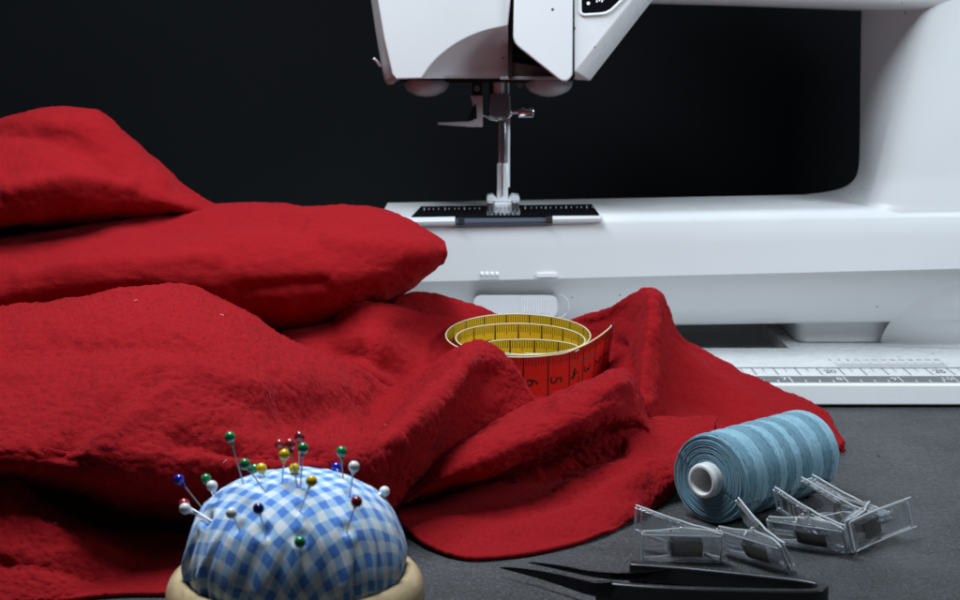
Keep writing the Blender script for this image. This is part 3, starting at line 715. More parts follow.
d = nr * 1.0 + fld * 1.5 + RNG.normal(0, .34, (NF, 3)); d /= np.linalg.norm(d, axis=1, keepdims=True)
L = RNG.uniform(.05, .14, (NF, 1)) * (.45 + .65 * nap) * (1 + 1.0 * tuft) * (1 + .9 * (RNG.random((NF, 1)) > .992))
wv_ = np.cross(d, RNG.normal(0, 1, (NF, 3))); wv_ /= np.linalg.norm(wv_, axis=1, keepdims=True) + 1e-9
wd = .0075
b0 = pt + nr * .035
fv = np.empty((NF, 3, 3)); fv[:, 0] = b0 - wv_ * wd; fv[:, 1] = b0 + wv_ * wd; fv[:, 2] = b0 + d * L
fv = fv.reshape(-1, 3); fv[:, 2] = np.maximum(fv[:, 2], .03)
me = bpy.data.meshes.new('pile')
org = ORG[fleece]
me.vertices.add(NF * 3); me.vertices.foreach_set('co', ((fv - org) * UNIT).astype(np.float32).ravel())
me.loops.add(NF * 3); me.loops.foreach_set('vertex_index', np.arange(NF * 3, dtype=np.int32))
me.polygons.add(NF); me.polygons.foreach_set('loop_start', np.arange(0, NF * 3, 3, dtype=np.int32))
me.update(); me.validate(); me.materials.append(M['fibre'])
fn = nr + .4 * d; fn /= np.linalg.norm(fn, axis=1, keepdims=True)
me.polygons.foreach_set('use_smooth', np.ones(NF, dtype=bool))
me.normals_split_custom_set_from_vertices(np.repeat(fn, 3, axis=0).astype(np.float32))
po = bpy.data.objects.new('pile', me); COL.objects.link(po); po.parent = fleece; po['kind'] = 'stuff'
# a little lint caught in the pile
lv = []; lf = []
up_ = np.where((nr[:, 2] > .2) & (nr[:, 1] < .3))[0]
for k_ in RNG.choice(up_, 12, replace=False):
    p0 = pt[k_] + nr[k_] * .10; dd = RNG.normal(0, 1, 3); dd -= nr[k_] * (dd @ nr[k_]); dd /= np.linalg.norm(dd)
    ee = np.cross(nr[k_], dd); ln = RNG.uniform(.05, .22); cu_ = RNG.uniform(-.5, .5)
    vv, ff = tube([p0 + dd * ln * q_ + ee * cu_ * ln * q_ * q_ + nr[k_] * .03 * math.sin(q_ * 3) for q_ in (0, .33, .66, 1)], .011, 4)
    o_ = len(lv); lv += vv; lf += [[x_ + o_ for x_ in f_] for f_ in ff]
mk('lint', lv, lf, mat('pale_lint', (.62, .42, .42), .9), fleece)['kind'] = 'stuff'

# ================================================================== tape measure
TP = thing('tape_measure', 'coiled tape measure, red outside and yellow inside, standing in the fleece folds', 'tape measure', (2, 68.8, 2.4))
m = M['tred'] = mat('tape_red', (.56, .018, .011), .34, 0, Coat_Weight=.3)
m = M['tyel'] = mat('tape_yellow', (.86, .62, .02), .38, 0, Coat_Weight=.2)
m = M['tedge'] = mat('tape_edge', (.70, .62, .40), .5)
def xat(u, Y, v=340): return P(u, v, Y)[0]
keys = [  # loop count, half width, half depth, centre x, centre y
 (0.00, 3.18, 3.15, xat(518.5, 68.8), 68.85), (.5, 3.18, 3.2, xat(518.5, 68.8), 68.85), (1.0, 3.0, 2.9, xat(521.5, 68.6), 68.9),
 (1.5, 2.80, 2.38, xat(522, 68), 68.35), (2.0, 2.45, 1.95, xat(528, 68), 68.2), (2.5, 1.95, 1.15, xat(536, 67.2), 67.35), (3.0, 1.6, .68, xat(541, 66.9), 67.1), (3.15, 1.5, .55, xat(541, 66.8), 67.0)]
K = np.array(keys)
plan = []
E0 = np.array([xat(612.5, 69.9), 69.9]); E1 = np.array([xat(598, 68.4), 68.4]); E2 = np.array([xat(580, 67.1), 67.1])
for s_ in np.linspace(0, 3.15, 300):
    a_, b_, cx, cy = [np.interp(s_, K[:, 0], K[:, k]) for k in range(1, 5)]
    ph = -math.pi * .36 - 2 * math.pi * s_
    plan.append((cx + a_ * math.cos(ph), cy + b_ * math.sin(ph)))
plan = np.vstack([spline([E0, E1, E2, np.array(plan[0]), np.array(plan[14])], 12)[:-13], plan])
seg = np.linalg.norm(np.diff(plan, axis=0), axis=1); sl = np.concatenate([[0], np.cumsum(seg)])
slen = np.arange(0, sl[-1], .12)
plan = np.stack([np.interp(slen, sl, plan[:, k]) for k in (0, 1)], 1)
tan = np.gradient(plan, axis=0); tan /= np.linalg.norm(tan, axis=1, keepdims=True)
nrm = np.stack([-tan[:, 1], tan[:, 0]], 1)
cen = np.array([xat(519, 68.8), 68.8])
sgn = np.sign(((plan - cen) * nrm).sum(1).mean()); nrm *= sgn           # outward
TILT = .115; TW = 2.08
def tz(i_s, w_):   # top rim height and lift of the free end
    pass
liftv = .10 * np.clip(1 - slen / 3.4, 0, 1) ** 1.5
ztop = 4.22 + (plan[:, 1] - 65.7) * TILT + liftv - .03 * np.clip(slen - 20, 0, 40) / 10
def tape_pt(s_, w_, o_):
    """s along the tape, w down from the top rim, o outward offset"""
    px = np.interp(s_, slen, plan[:, 0]); py = np.interp(s_, slen, plan[:, 1])
    nx = np.interp(s_, slen, nrm[:, 0]); ny = np.interp(s_, slen, nrm[:, 1])
    z = np.interp(s_, slen, ztop) - w_
    lean = .10 * np.clip(1 - s_ / 4, 0, 1) * w_
    return np.array([px + nx * o_ - lean, py + ny * o_ + w_ * TILT * .9, z])
TH = .028
def strip(off_a, w0, w1, nw, flip):
    V = []; F = []; n = len(slen)
    for s_ in slen:
        for k in range(nw + 1): V.append(tape_pt(s_, w0 + (w1 - w0) * k / nw, off_a))
    for i in range(n - 1):
        for k in range(nw):
            f = (i * (nw + 1) + k, (i + 1) * (nw + 1) + k, (i + 1) * (nw + 1) + k + 1, i * (nw + 1) + k + 1)
            F.append(f if flip else f[::-1])
    return V, F
V, F = strip(TH, .06, TW - .06, 3, False); mk('red_face', V, F, M['tred'], TP, angle=180)
V, F = strip(-TH, .06, TW - .06, 3, True); mk('yellow_face', V, F, M['tyel'], TP, angle=180)
for wc in (.03, TW - .03):
    rg = []
    for s_ in slen:
        c = tape_pt(s_, wc, 0); o = tape_pt(s_, wc, 1) - c
        rg.append([c + o * .032 * math.cos(q_) + np.array([0, 0, .030 * math.sin(q_)]) for q_ in np.linspace(0, 2 * math.pi, 7)[:-1]])
    V, F = loft(rg); mk('edge', V, F, M['tedge'], TP, angle=180)
blk = MB(); CMU = 1.07
def tmark(mbx, s0, w0, w1, wd_, o_):
    mbx.add([tape_pt(s0 - wd_, w0, o_), tape_pt(s0 + wd_, w0, o_), tape_pt(s0 + wd_, w1, o_), tape_pt(s0 - wd_, w1, o_)], [(0, 1, 2, 3)])
def ttext(mbx, s, s0, w0, size, o_, rot):
    V, F = text2d(s, size)
    if not len(V): return
    out = []
    for p in V:
        x, y = p[0], p[1]
        # along tape / down the tape; the figures lie on their side
        ds, dw = (-y, x) if rot > 0 else (y, x)
        out.append(tape_pt(s0 + ds, w0 + dw, o_))
    mbx.add(out, F)
tot = slen[-1]; k = 1
while k * CMU < tot - .2:
    s0 = k * CMU - .22
    for o_ in (TH + .008, -TH - .008):
        tmark(blk, s0, .06, TW - .08, .03, o_)
        for j in range(1, 10): tmark(blk, s0 - j * CMU / 10, .07, .52 if j == 5 else .40, .012, o_)
    ttext(blk, str(k), s0 - .34, 1.15, .80, TH + .010, 1)
    ttext(blk, str(150 - k), s0 - .45, 1.15, .78, -TH - .010, -1)
    k += 1
mk('scale_marks', blk.V, blk.F, mat('tape_ink', (.012, .010, .008), .5), TP, smooth=False)
lt = MB(); V, F = text2d('MADE IN GERMANY', .2)
lt.add([tape_pt(2.9 - p[0], .66 - p[1] , TH + .011) for p in V], F)
mk('lettering', lt.V, lt.F, M['ink'], TP, smooth=False)
mb = MB()
for i_, s_ in enumerate((-.02, .16)): pass
a4 = [tape_pt(.0, -.03, .06), tape_pt(.0, TW + .02, .06), tape_pt(.22, TW + .02, .06), tape_pt(.22, -.03, .06)]
b4 = [tape_pt(.0, -.03, -.06), tape_pt(.0, TW + .02, -.06), tape_pt(.22, TW + .02, -.06), tape_pt(.22, -.03, -.06)]
V, F = loft([a4, b4]); mk('end_clip', V, F, M['steel'], TP, bevel=.02)

# ================================================================== pincushion
PC = np.array([P(295, 540, 45)[0], 45.0, 0])
PCT = thing('pincushion', 'round blue and white gingham pincushion in a turned pale wooden ring', 'pincushion', PC)
m = M['wood'] = mat('maple', (.62, .47, .29), .42, 0, Coat_Weight=.15); t = NT(m)
mpn = t.n('ShaderNodeMapping'); mpn.inputs['Scale'].default_value = (1, .18, 1.6); t.l(t.coord(), mpn.inputs['Vector'])
t.l(t.ramp(t.noise(260, 6, .65, mpn.outputs[0], .5), [(.3, (.50, .35, .18)), (.55, (.66, .49, .28)), (.8, (.74, .58, .37))]), t.b.inputs['Base Color'])
t.l(t.bump(t.noise(600, 4, .6, mpn.outputs[0]), .12, .0006), t.b.inputs['Normal'])
prof = [(2.9, 0), (3.45, 0), (3.6, .1), (3.68, .4), (3.76, .8), (3.79, 1.2), (3.76, 1.55), (3.66, 1.82), (3.5, 1.99), (3.34, 2.04), (3.2, 1.98), (3.12, 1.8), (3.0, 1.0)]
pr = spline([(a, b) for a, b in prof], 3)
V, F = lathe(pr, PC, n=96); mk('wooden_ring', V, F, M['wood'], PCT, angle=180)
dome = spline([(0, 4.90), (.6, 4.88), (1.2, 4.79), (1.8, 4.59), (2.36, 4.25), (2.82, 3.72), (3.08, 3.12), (3.19, 2.55), (3.17, 2.1), (3.05, 1.75), (2.8, 1.4)], 8)
sd = np.concatenate([[0], np.cumsum(np.linalg.norm(np.diff(dome, axis=0), axis=1))])
nA = 220; V = []; F = []; UVs = []
pl_a = [(-1.75, .07, .055), (-2.45, .05, .05), (-1.02, .06, .06), (-.72, .05, .045), (-2.05, .09, .03), (-1.35, .08, .025), (-.35, .08, .05), (.2, .08, .05), (1.0, .08, .05), (1.8, .08, .05), (2.6, .08, .05), (-2.85, .07, .05)]
for i, (r, z) in enumerate(dome):
    w_ = np.clip((sd[i] - 1.9) / 2.6, 0, 1)
    for k in range(nA):
        a = 2 * math.pi * k / nA
        rr = r
        for (ac, wa, am) in pl_a:
            d_ = (a - ac - .25 * (1 - w_) + math.pi) % (2 * math.pi) - math.pi
            rr += 2.1 * am * w_ ** 1.2 * (math.exp(-(d_ / wa) ** 2) * 1.0 - 1.1 * math.exp(-((d_ - 1.5 * wa) / (wa * .55)) ** 2))
        V.append((PC[0] + rr * math.cos(a), PC[1] + rr * math.sin(a), z))
        g = sd[i] * (1 - .10 * w_)
        UVs.append((g * math.cos(a), g * math.sin(a)))
for i in range(len(dome) - 1):
    for k in range(nA):
        F.append((i * nA + k, (i + 1) * nA + k, (i + 1) * nA + (k + 1) % nA, i * nA + (k + 1) % nA))
V = np.array(V); V[nA:, :] += (.05 * np.stack([vnoise(V[nA:] * 1.3 + q_) for q_ in (0, 5, 9)], 1))
m = M['gingham'] = mat('gingham_cotton', (.7, .8, .9), .85, 0, Sheen_Weight=.2); t = NT(m)
at_ = t.n('ShaderNodeAttribute'); at_.attribute_name = 'cloth'; vec = at_.outputs['Vector']
nz = t.n('ShaderNodeTexNoise'); nz.inputs['Scale'].default_value = 1.1; nz.inputs['Detail'].default_value = 2; t.l(vec, nz.inputs['Vector'])
ad = t.n('ShaderNodeVectorMath'); ad.operation = 'MULTIPLY_ADD'; t.l(nz.outputs['Color'], ad.inputs[0]); ad.inputs[1].default_value = (.35, .35, 0); t.l(vec, ad.inputs[2])
mp = t.n('ShaderNodeMapping'); mp.inputs['Rotation'].default_value = (0, 0, R_(43)); mp.inputs['Scale'].default_value = (1.78, 1.78, 1); t.l(ad.outputs[0], mp.inputs['Vector'])
sx = t.n('ShaderNodeSeparateXYZ'); t.l(mp.outputs[0], sx.inputs[0])
def stripe(o):
    f = t.math('FRACT', o); d_ = t.math('ABSOLUTE', t.math('SUBTRACT', f, .5))
    return t.ramp(d_, [(.235, (1,) * 3), (.265, (0,) * 3)])
s1, s2 = stripe(sx.outputs[0]), stripe(sx.outputs[1])
sm = t.math('MULTIPLY', t.math('ADD', s1, s2), .5)
colr = t.ramp(sm, [(0, (.90, .93, .97)), (.5, (.40, .64, .95)), (1, (.045, .23, .80))])
# threads of the weave
wx = t.math('SINE', t.math('MULTIPLY', sx.outputs[0], 75)); wy = t.math('SINE', t.math('MULTIPLY', sx.outputs[1], 75))
wvx = t.math('MULTIPLY', wx, wy)
fine = t.n('ShaderNodeTexNoise'); fine.inputs['Scale'].default_value = 16; fine.inputs['Detail'].default_value = 3; t.l(mp.outputs[0], fine.inputs['Vector'])
colr = t.mix(t.ramp(fine.outputs['Fac'], [(.45, (0,) * 3), (.8, (.4,) * 3)]), colr, (.72, .80, .92))
t.l(colr, t.b.inputs['Base Color'])
t.l(t.bump(fine.outputs['Fac'], .35, .0006, t.bump(wvx, .35, .0003)), t.b.inputs['Normal'])
cu = mk('cushion', V, F, M['gingham'], PCT, angle=180)
at = cu.data.attributes.new('cloth', 'FLOAT_VECTOR', 'POINT')
at.data.foreach_set('vector', np.array([(a, b, 0) for a, b in UVs], np.float32).ravel())

# pins
def dome_z(x, y):
    r = math.hypot(x - PC[0], y - PC[1])
    return float(np.interp(r, dome[:60, 0], dome[:60, 1])) if r < 3.15 else 0
def hit(u, v):
    for Y in np.arange(40, 50, .01):
        p = P(u, v, Y)
        if p[2] <= dome_z(p[0], p[1]): return p
    return None
PCOL = {'green': (.012, .22, .065), 'yellow': (.80, .52, .012), 'blue': (.010, .016, .34), 'white': (.92, .92, .91), 'red': (.40, .022, .022), 'dark red': (.24, .012, .014), 'navy': (.006, .012, .15)}
PM = {k: mat('bead_' + k.replace(' ', '_'), v, .16, 0, Coat_Weight=.6) for k, v in PCOL.items()}
pins = [ # head px, entry px (None: behind the crown, then depth), colour, lean in depth of the head, label
 ((230, 437), (243, 483), 'green', -.1, 'tallest green-headed pin, standing at the back left of the pincushion'),
 ((245, 464), (264, 490), 'green', -.2, 'green-headed pin leaning left beside a low yellow one near the pincushion crown'),
 ((255, 469), ('b', 262, 46.6), 'green', .5, 'green-headed pin half hidden behind the low left yellow pin head'),
 ((261.5, 468.5), ('b', 264, 45.2), 'yellow', -.2, 'low yellow-headed pin at the crown left, just covering a green one'),
 ((179, 479.5), (202, 505), 'blue', .2, 'blue-headed pin leaning out from the far left side of the pincushion'),
 ((206, 479), (213, 491), 'green', .5, 'green-headed pin at left, right behind a white head'),
 ((212, 486), (217.5, 498), 'white', -.2, 'white-headed pin in front of a green head on the left shoulder'),
 ((184, 504), (207, 518), 'red', .5, 'red-headed pin peeping out behind the leftmost white head'),
 ((185, 508.5), (208, 521), 'white', -.4, 'leftmost white-headed pin sticking out sideways over a red one'),
 ((231.5, 513), (239, 528), 'white', -.5, 'white-headed pin on the front left slope beside the dark blue one'),
 ((258.5, 508.5), (265, 532), 'navy', -.6, 'dark blue-headed pin leaning left on the front slope'),
 ((284.5, 454.5), (282, 482), 'yellow', -.2, 'tall upright yellow-headed pin in the middle cluster'),
 ((279.5, 444), ('b', 286, 47.4), 'red', .3, 'small red-headed pin behind the tall yellow pin, left of two'),
 ((290, 444), (297, 485), 'red', .2, 'small red-headed pin behind the tall yellow pin, right of two'),
 ((299.5, 436.5), ('b', 299, 46.8), 'dark red', .1, 'highest dark red-headed pin in the middle cluster'),
 ((303, 448), (300.5, 486), 'green', -.1, 'green-headed pin below the highest dark red head in the middle cluster'),
 ((294.5, 468.5), ('b', 294, 45.4), 'yellow', -.3, 'low yellow-headed pin at the crown under the red and green cluster'),
 ((311.5, 481), (301, 509), 'yellow', -.5, 'yellow-headed pin leaning right in the middle of the cushion'),
 ((300, 542), (300.5, 537), 'green', -.5, 'green-headed pin stuck straight into the front of the cushion'),
 ((341.5, 451.5), (343, 477), 'green', .1, 'upright green-headed pin at the right of the crown before a blue one'),
 ((336.5, 467.5), ('b', 338, 46.2), 'blue', .3, 'blue-headed pin low behind the right-hand green pin'),
 ((354, 466.5), (350, 494), 'white', -.3, 'white-headed pin on the right shoulder beside the upright green one'),
 ((356.5, 501.5), (347, 530), 'dark red', -.6, 'dark red-headed pin leaning right on the front right slope'),
 ((384.5, 491.5), (379, 495), 'white', .15, 'white-headed pin pushed deep in at the far right edge')]
ENT = []
for (hu, hv), en, colr_, lean, lab in pins:
    if en[0] == 'b':
        x = P(en[1], 475, en[2])[0]; e = np.array([x, en[2], dome_z(x, en[2])])
    else:
        e = hit(*en)
        if e is None:
            x = P(en[0], en[1], 45.3)[0]; e = np.array([x, 45.3, dome_z(x, 45.3)])
    h = P(hu, hv, e[1] + lean)
    d_ = (e - h) / np.linalg.norm(e - h)
    ENT.append(e)
    pin = thing('pin', lab, 'pin', e, 'ball-headed pins stuck in the pincushion')
    V, F = tube([h, e + d_ * .5], .021, 8); sh = mk('shaft', V, F, M['pinsteel'], pin)
    V, F = ellipsoid(h, (.162,) * 3, 20, 14); mk('head', V, F, PM[colr_], pin, angle=180)
    V, F = lathe([(.05, -.17), (.06, 0), (.035, .07)], h + d_ * .21, d_, 10); mk('collar', V, F, PM[colr_], pin)

cv = np.array([v.co[:] for v in cu.data.vertices]) / UNIT + PC
for e in ENT:
    d2 = np.linalg.norm(cv - e, axis=1); cv += (PC + np.array([0, 0, 1.5]) - cv) * (.035 * np.exp(-(d2 / .16) ** 2) - .008 * np.exp(-((d2 - .33) / .12) ** 2))[:, None]
cu.data.vertices.foreach_set('co', ((cv - PC) * UNIT).astype(np.float32).ravel()); cu.data.update()

# ================================================================== thread spool
SA = np.array([P(709, 480, 56)[0], 56.0, 1.66]); SB = np.array([P(806, 452, 60.2)[0], 60.2, 1.60])
SPL = thing('thread_spool', 'large spool of blue-grey sewing thread lying on its side on the table', 'thread spool', ((SA + SB) / 2) * np.array([1, 1, 0]))
ax = SB - SA; LS = np.linalg.norm(ax); ex, ey, ed = frame(ax)
def sp_pt(phi, r, s): return SA + ed * s + r * (math.cos(phi) * ex + math.sin(phi) * ey)
def RS(s): return 1.63 - .10 * max(0, (1 - s / .25)) ** 2 - .10 * max(0, 1 - (LS - s) / .3) ** 2 + .02 * math.sin(s * 7)
m = M['thread'] = mat('blue_thread', (.16, .33, .42), .5, 0, Sheen_Weight=.35); t = NT(m)
t.l(t.mix(t.noise(420, 3, .6), (.098, .222, .30), (.165, .335, .425)), t.b.inputs['Base Color']); t.l(t.bump(t.noise(2500, 2), .4, .0003), t.b.inputs['Normal'])
m = M['threadsheen'] = mat('blue_thread_painted_sheen', (.30, .52, .62), .42, 0, Sheen_Weight=.4); t = NT(m)  # same thread, its satin highlight bands painted in as a paler colour
t.l(t.mix(t.noise(420, 3, .6), (.195, .37, .47), (.29, .50, .60)), t.b.inputs['Base Color']); t.l(t.bump(t.noise(2500, 2), .4, .0003), t.b.inputs['Normal'])
prof = [(.62, .02), (1.0, .03), (1.42, .0)] + [(RS(s) - .03, s) for s in np.linspace(.08, LS - .08, 24)] + [(1.4, LS), (.62, LS)]
V, F = lathe(prof, SA, ed, 64); mk('thread_core', V, F, M['thread'], SPL)
def winding(sign, member, mname, rad):
    V = []; F = []
    n = 110; sp_ = .033; lay = .34
    kk = int((LS + 2.4) / sp_)
    for i in range(kk):
        s0 = -1.2 + i * sp_ + RNG.uniform(-.012, .012)
        run = []; jit = RNG.uniform(-.018, .018)
        def flush():
            if len(run) > 1:
                vv, ff = tube(run, rad, 4, False); o_ = len(V); V.extend(vv); F.extend([[a + o_ for a in f] for f in ff])
            run.clear()
        for k in range(n + 1):
            phi = 2 * math.pi * k / n
            s = s0 + sign * lay * (phi - math.pi) / (2 * math.pi) * 2
            if .05 < s < LS - .05 and member(s, phi, jit): run.append(sp_pt(phi, RS(s) - .012 + RNG.uniform(-.008, .008), s))
            else: flush()
        flush()
    return mk('winding', V, F, M[mname], SPL, angle=180)
BP = 1.12
def bandf(s, phi): return ((s + .30 * math.sin(phi + 2.0) + .06 * math.sin(3 * phi) + .12 * math.sin(s * 2.1)) / BP) % 1.0
winding(1, lambda s, p, j_: (bandf(s, p) + j_) % 1 < .58, 'thread', .020)
winding(-1, lambda s, p, j_: (bandf(s, p) + j_) % 1 > .50, 'threadsheen', .020)
V = []; F = []
for i in range(34):
    r = .68 + i * .028
    path = [sp_pt(p, r + .02 * math.sin(p * 2 + i) + RNG.uniform(-.008, .008), -.012 + .012 * math.sin(p * 3 + i * 1.7) + (.04 if r > 1.45 else 0)) for p in np.linspace(0, 2 * math.pi, 60)]
    vv, ff = tube(path, .017, 5, False); o_ = len(V); V.extend(vv); F.extend([[a + o_ for a in f] for f in ff])
mk('end_winding', V, F, M['thread'], SPL, angle=180)
m = M['core'] = m_white('spool_plastic', (.74, .74, .73), .4)
V, F = lathe([(.46, 3), (.46, -.40), (.49, -.46), (.56, -.47), (.62, -.42), (.64, -.35), (.65, .2), (.65, LS + .3), (.46, LS + .3), (.46, 3)], SA, ed, 48); mk('spool_tube', V, F, M['core'], SPL, angle=50)

# ================================================================== clips
CLM = {}
def clip_parts():
    """local cm: x along the clip from the mouth, y across, z up from the flat jaw"""
    b = MB(); W = .56
    def wall(mbx, pr, y, t_): mbx.add(*loft([[(x, y, a), (x, y + t_, a), (x, y + t_, c), (x, y, c)] for x, a, c in pr]))
    b.add(*loft([[(x, -W, 0), (x, W, 0), (x, W, h_), (x, -W, h_)] for x, h_ in ((0, .10), (.12, .15), (.35, .08), (1.0, .06), (1.9, .06), (2.5, .07), (2.6, .05))]))
    for y in (-W + .002, W - .082): wall(b, ((.2, .085, .20), (.5, .085, .32), (1.25, .085, .40), (1.6, .085, .33), (2.0, .085, .24), (2.5, .085, .20)), y, .08)
    b.add(*box((2.44, -W + .09, .075), (2.52, W - .09, .20))); b.add(*box((.30, -W + .09, .09), (.37, W - .09, .19)))
    for y in (-.12, .06): wall(b, ((1.75, .065, .15), (2.42, .075, .15)), y, .05)
    b.add(*tube([(1.28, -W - .04, .42), (1.28, W + .04, .42)], .09, 10))
    l_ = MB()
    prof = [(0.02, .21, .09), (.25, .25, .09), (.55, .37, .09), (.95, .51, .08), (1.3, .60, .07), (1.6, .74, .06), (2.1, 1.02, .06), (2.6, 1.30, .06), (2.72, 1.36, .06)]
    l_.add(*loft([[(x, -W * .9, z), (x, W * .9, z), (x, W * .9, z + h_), (x, -W * .9, z + h_)] for x, z, h_ in prof]))
    for y in (-W * .9 + .003, W * .9 - .073): wall(l_, [(x, z + h_ + .004, z + h_ + .13) for x, z, h_ in prof[4:-1]], y, .07)
    l_.add(*box((2.5, -.37, 1.325), (2.56, .37, 1.44)))
    for x in (1.75, 1.95, 2.15): l_.add(*box((x, -.36, .83 + (x - 1.6) * .56), (x + .05, .36, .92 + (x - 1.6) * .56)))
    for y in (-W * .9 + .10, W * .9 - .17): wall(l_, ((.45, .19, .33), (.9, .16, .49), (1.35, .18, .59), (1.6, .42, .71)), y, .07)
    s_ = MB()
    path = [(.62, .535), (.95, .66), (1.30, .735), (1.52, .73), (1.66, .62), (1.70, .40), (1.66, .12), (1.52, -.015), (1.2, -.035), (.8, -.03), (.62, -.02)]
    path = spline(path, 4)
    tn = np.gradient(path, axis=0); tn /= np.linalg.norm(tn, axis=1, keepdims=True); nn_ = np.stack([-tn[:, 1], tn[:, 0]], 1) * .022
    s_.add(*loft([[(p[0] + q[0], -.27, p[1] + q[1]), (p[0] + q[0], .27, p[1] + q[1]), (p[0] - q[0], .27, p[1] - q[1]), (p[0] - q[0], -.27, p[1] - q[1])] for p, q in zip(path, nn_)]))
    e_ = MB(); q = W - .03; r_ = .032  # added whitish strips imitating light piped to the clear plastic edges
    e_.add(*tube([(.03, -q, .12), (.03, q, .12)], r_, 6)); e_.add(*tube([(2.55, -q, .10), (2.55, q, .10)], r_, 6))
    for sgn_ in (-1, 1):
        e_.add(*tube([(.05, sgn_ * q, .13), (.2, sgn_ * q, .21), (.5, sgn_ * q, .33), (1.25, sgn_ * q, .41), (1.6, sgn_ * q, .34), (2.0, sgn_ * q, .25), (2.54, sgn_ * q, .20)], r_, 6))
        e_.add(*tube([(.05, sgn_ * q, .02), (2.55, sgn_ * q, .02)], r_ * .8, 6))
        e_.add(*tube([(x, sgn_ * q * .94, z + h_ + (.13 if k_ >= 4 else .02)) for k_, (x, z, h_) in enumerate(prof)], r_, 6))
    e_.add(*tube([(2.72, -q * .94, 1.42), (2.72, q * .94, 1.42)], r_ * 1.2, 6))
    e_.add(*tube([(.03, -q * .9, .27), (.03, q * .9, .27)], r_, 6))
    return b, l_, s_, e_
cb, cl_, cs, ce = clip_parts()
CLIPPROTO = []
def clip(label, u, v, rot, z=None, scale=1.05):
    R3 = Euler([R_(a) for a in rot], 'XYZ').to_matrix()
    pts = np.array([R3 @ Vector(p) for p in cb.V + cl_.V + cs.V]) * scale
    zmin = pts[:, 2].min(); zoff = .015 - zmin if z is None else z - zmin
    c = pts.mean(0); zc = c[2] + zoff
    pc = PZ(u, v, zc)                       # where the middle of the clip is
    base = np.array([pc[0] - c[0], pc[1] - c[1], zoff])
    root = thing('sewing_clip', label, 'sewing clip', base, 'clear sewing clips in front of the spool')
    root.rotation_euler = Euler([R_(a) for a in rot], 'XYZ')
    if not CLIPPROTO:
        for nm, q, mt_ in (('base_jaw', cb, 'clear'), ('lever', cl_, 'clear'), ('spring', cs, 'springsteel'), ('rim', ce, 'edgelight')):  # rim holds the added edge highlight strips
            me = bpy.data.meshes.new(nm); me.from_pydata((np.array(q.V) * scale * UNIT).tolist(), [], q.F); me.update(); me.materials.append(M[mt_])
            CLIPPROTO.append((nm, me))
    for nm, me in CLIPPROTO:
        o = bpy.data.objects.new(nm, me); COL.objects.link(o); o.parent = root
        if nm in ('base_jaw', 'lever'):
            bv = o.modifiers.new('bevel', 'BEVEL'); bv.width = .04 * UNIT; bv.segments = 3; bv.limit_method = 'ANGLE'
    return root
M['edgelight'] = mat('painted_edge_light', (.93, .96, 1.0), .18, 0, Transmission_Weight=.45, IOR=1.4)  # whitish colour painted in for the bright edges of clear plastic
M['springsteel'] = mat('spring_steel', (.30, .28, .26), .30, .9)
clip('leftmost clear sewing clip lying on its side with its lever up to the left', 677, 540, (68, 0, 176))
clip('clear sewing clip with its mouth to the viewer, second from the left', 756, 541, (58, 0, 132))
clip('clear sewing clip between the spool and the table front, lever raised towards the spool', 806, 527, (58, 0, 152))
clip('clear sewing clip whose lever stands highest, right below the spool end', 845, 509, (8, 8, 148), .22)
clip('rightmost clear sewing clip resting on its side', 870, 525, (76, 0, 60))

# ================================================================== thread snips
SN = thing('thread_snips', 'black thread snips with pointed blades lying at the front table edge', 'snips', (P(680, 590, 49.5)[0], 49.5, 0))
M['blacksatin'] = mat('black_satin', (.028, .028, .030), .28); M['blade'] = mat('black_blade', (.03, .028, .028), .10, .85)
t = NT(M['blacksatin']); t.l(t.ramp(t.noise(300, 4), [(.3, (.2,) * 3), (.7, (.34,) * 3)]), t.b.inputs['Roughness'])
def ribbon(name, pts, hs, th, m_, z0=.02, bev=.03):
    """upright strip along a plan path"""
    pts = np.array(pts, float); tn = np.gradient(pts, axis=0); tn /= np.linalg.norm(tn, axis=1, keepdims=True)
    nn_ = np.stack([-tn[:, 1], tn[:, 0]], 1); rg = []
    for p, q, h_, t_ in zip(pts, nn_, hs, th):
        zb, zt_ = h_
        a = p + q * t_ / 2; b = p - q * t_ / 2
        rg.append([(a[0], a[1], zb), (b[0], b[1], zb), (b[0], b[1], zt_), (a[0], a[1], zt_)])
    V, F = loft(rg); return mk(name, V, F, m_, SN, bevel=bev, seg=2, angle=40)
def pl(u, v, z): p = PZ(u, v, z); return (p[0], p[1])
HT = .64
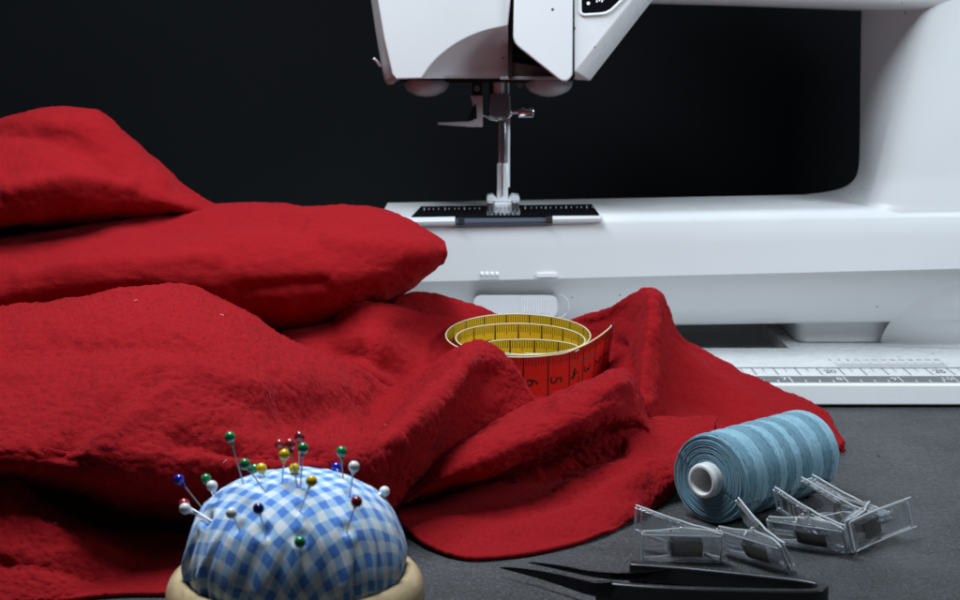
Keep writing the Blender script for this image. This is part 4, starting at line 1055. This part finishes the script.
# rear handle, bend and front handle: one springy U
pu = [pl(630, 562, HT), pl(662, 564.5, HT), pl(700, 568, HT), pl(750, 573, HT), pl(790, 577.5, HT), pl(808, 580, HT), pl(818, 582.2, HT), pl(823, 585.0, HT), pl(820, 588.2, HT), pl(808, 589.6, HT), pl(780, 589.4, HT), pl(720, 588.2, HT), pl(660, 585.8, HT), pl(620, 583, HT), pl(596, 580.5, HT)]
pu = spline(pu, 4); n_ = len(pu)
ribbon('handle', pu, [(.02, HT)] * n_, [.26 + .10 * math.exp(-((i / n_ - .5) / .06) ** 2) + .16 * max(0, 1 - i / 7) for i in range(n_)], M['blacksatin'], bev=.06)
# blades
def blade(name, pts, h0, h1):
    pts = spline(pts, 5); n = len(pts)
    ribbon(name, pts, [(.30 - .26 * i / n * 0 + (.0) , .30 + (h1 - .30) * (i / (n - 1)) ** .7 + .03) for i in range(n)], [.03 + .12 * i / n for i in range(n)], M['blade'], bev=.012)
zt_ = .45
bl1 = [pl(500, 566.5, .36), pl(530, 570, .5), pl(560, 574.5, .65), pl(590, 579.5, .8), pl(612, 582, .8)]
bl2 = [pl(528, 557, .5), pl(560, 561, .6), pl(600, 566, .7), pl(640, 571, .62), pl(668, 570, .6)]
blade('blade', bl1, .1, .8); blade('blade', bl2, .1, .62)
# small debris on the table
def fluff(name, u, v, r, m_, label, n=26):
    c = PZ(u, v, r * .8); V = []; F = []
    for k_ in range(n):
        a_ = RNG.normal(0, 1, 3); a_ /= np.linalg.norm(a_); b_ = RNG.normal(0, 1, 3); b_ /= np.linalg.norm(b_)
        pts_ = [c + a_ * r * .9, c + (a_ + b_) * r * .35, c + b_ * r]
        vv, ff = tube(pts_, r * .10, 4); o_ = len(V); V.extend(vv); F.extend([[x_ + o_ for x_ in f_] for f_ in ff])
    V = np.array(V); V[:, 2] = np.maximum(V[:, 2], .012)
    return tag(mk(name, V, F, m_, None, base=(c[0], c[1], 0)), label, 'lint')
fluff('lint_ball', 842, 449, .20, M['fibre'], 'small tuft of red fluff on the table just right of the spool')
fluff('lint_speck', 878.5, 456, .07, M['rubber'], 'tiny dark speck on the bare table right of the spool', 8)
print('built')
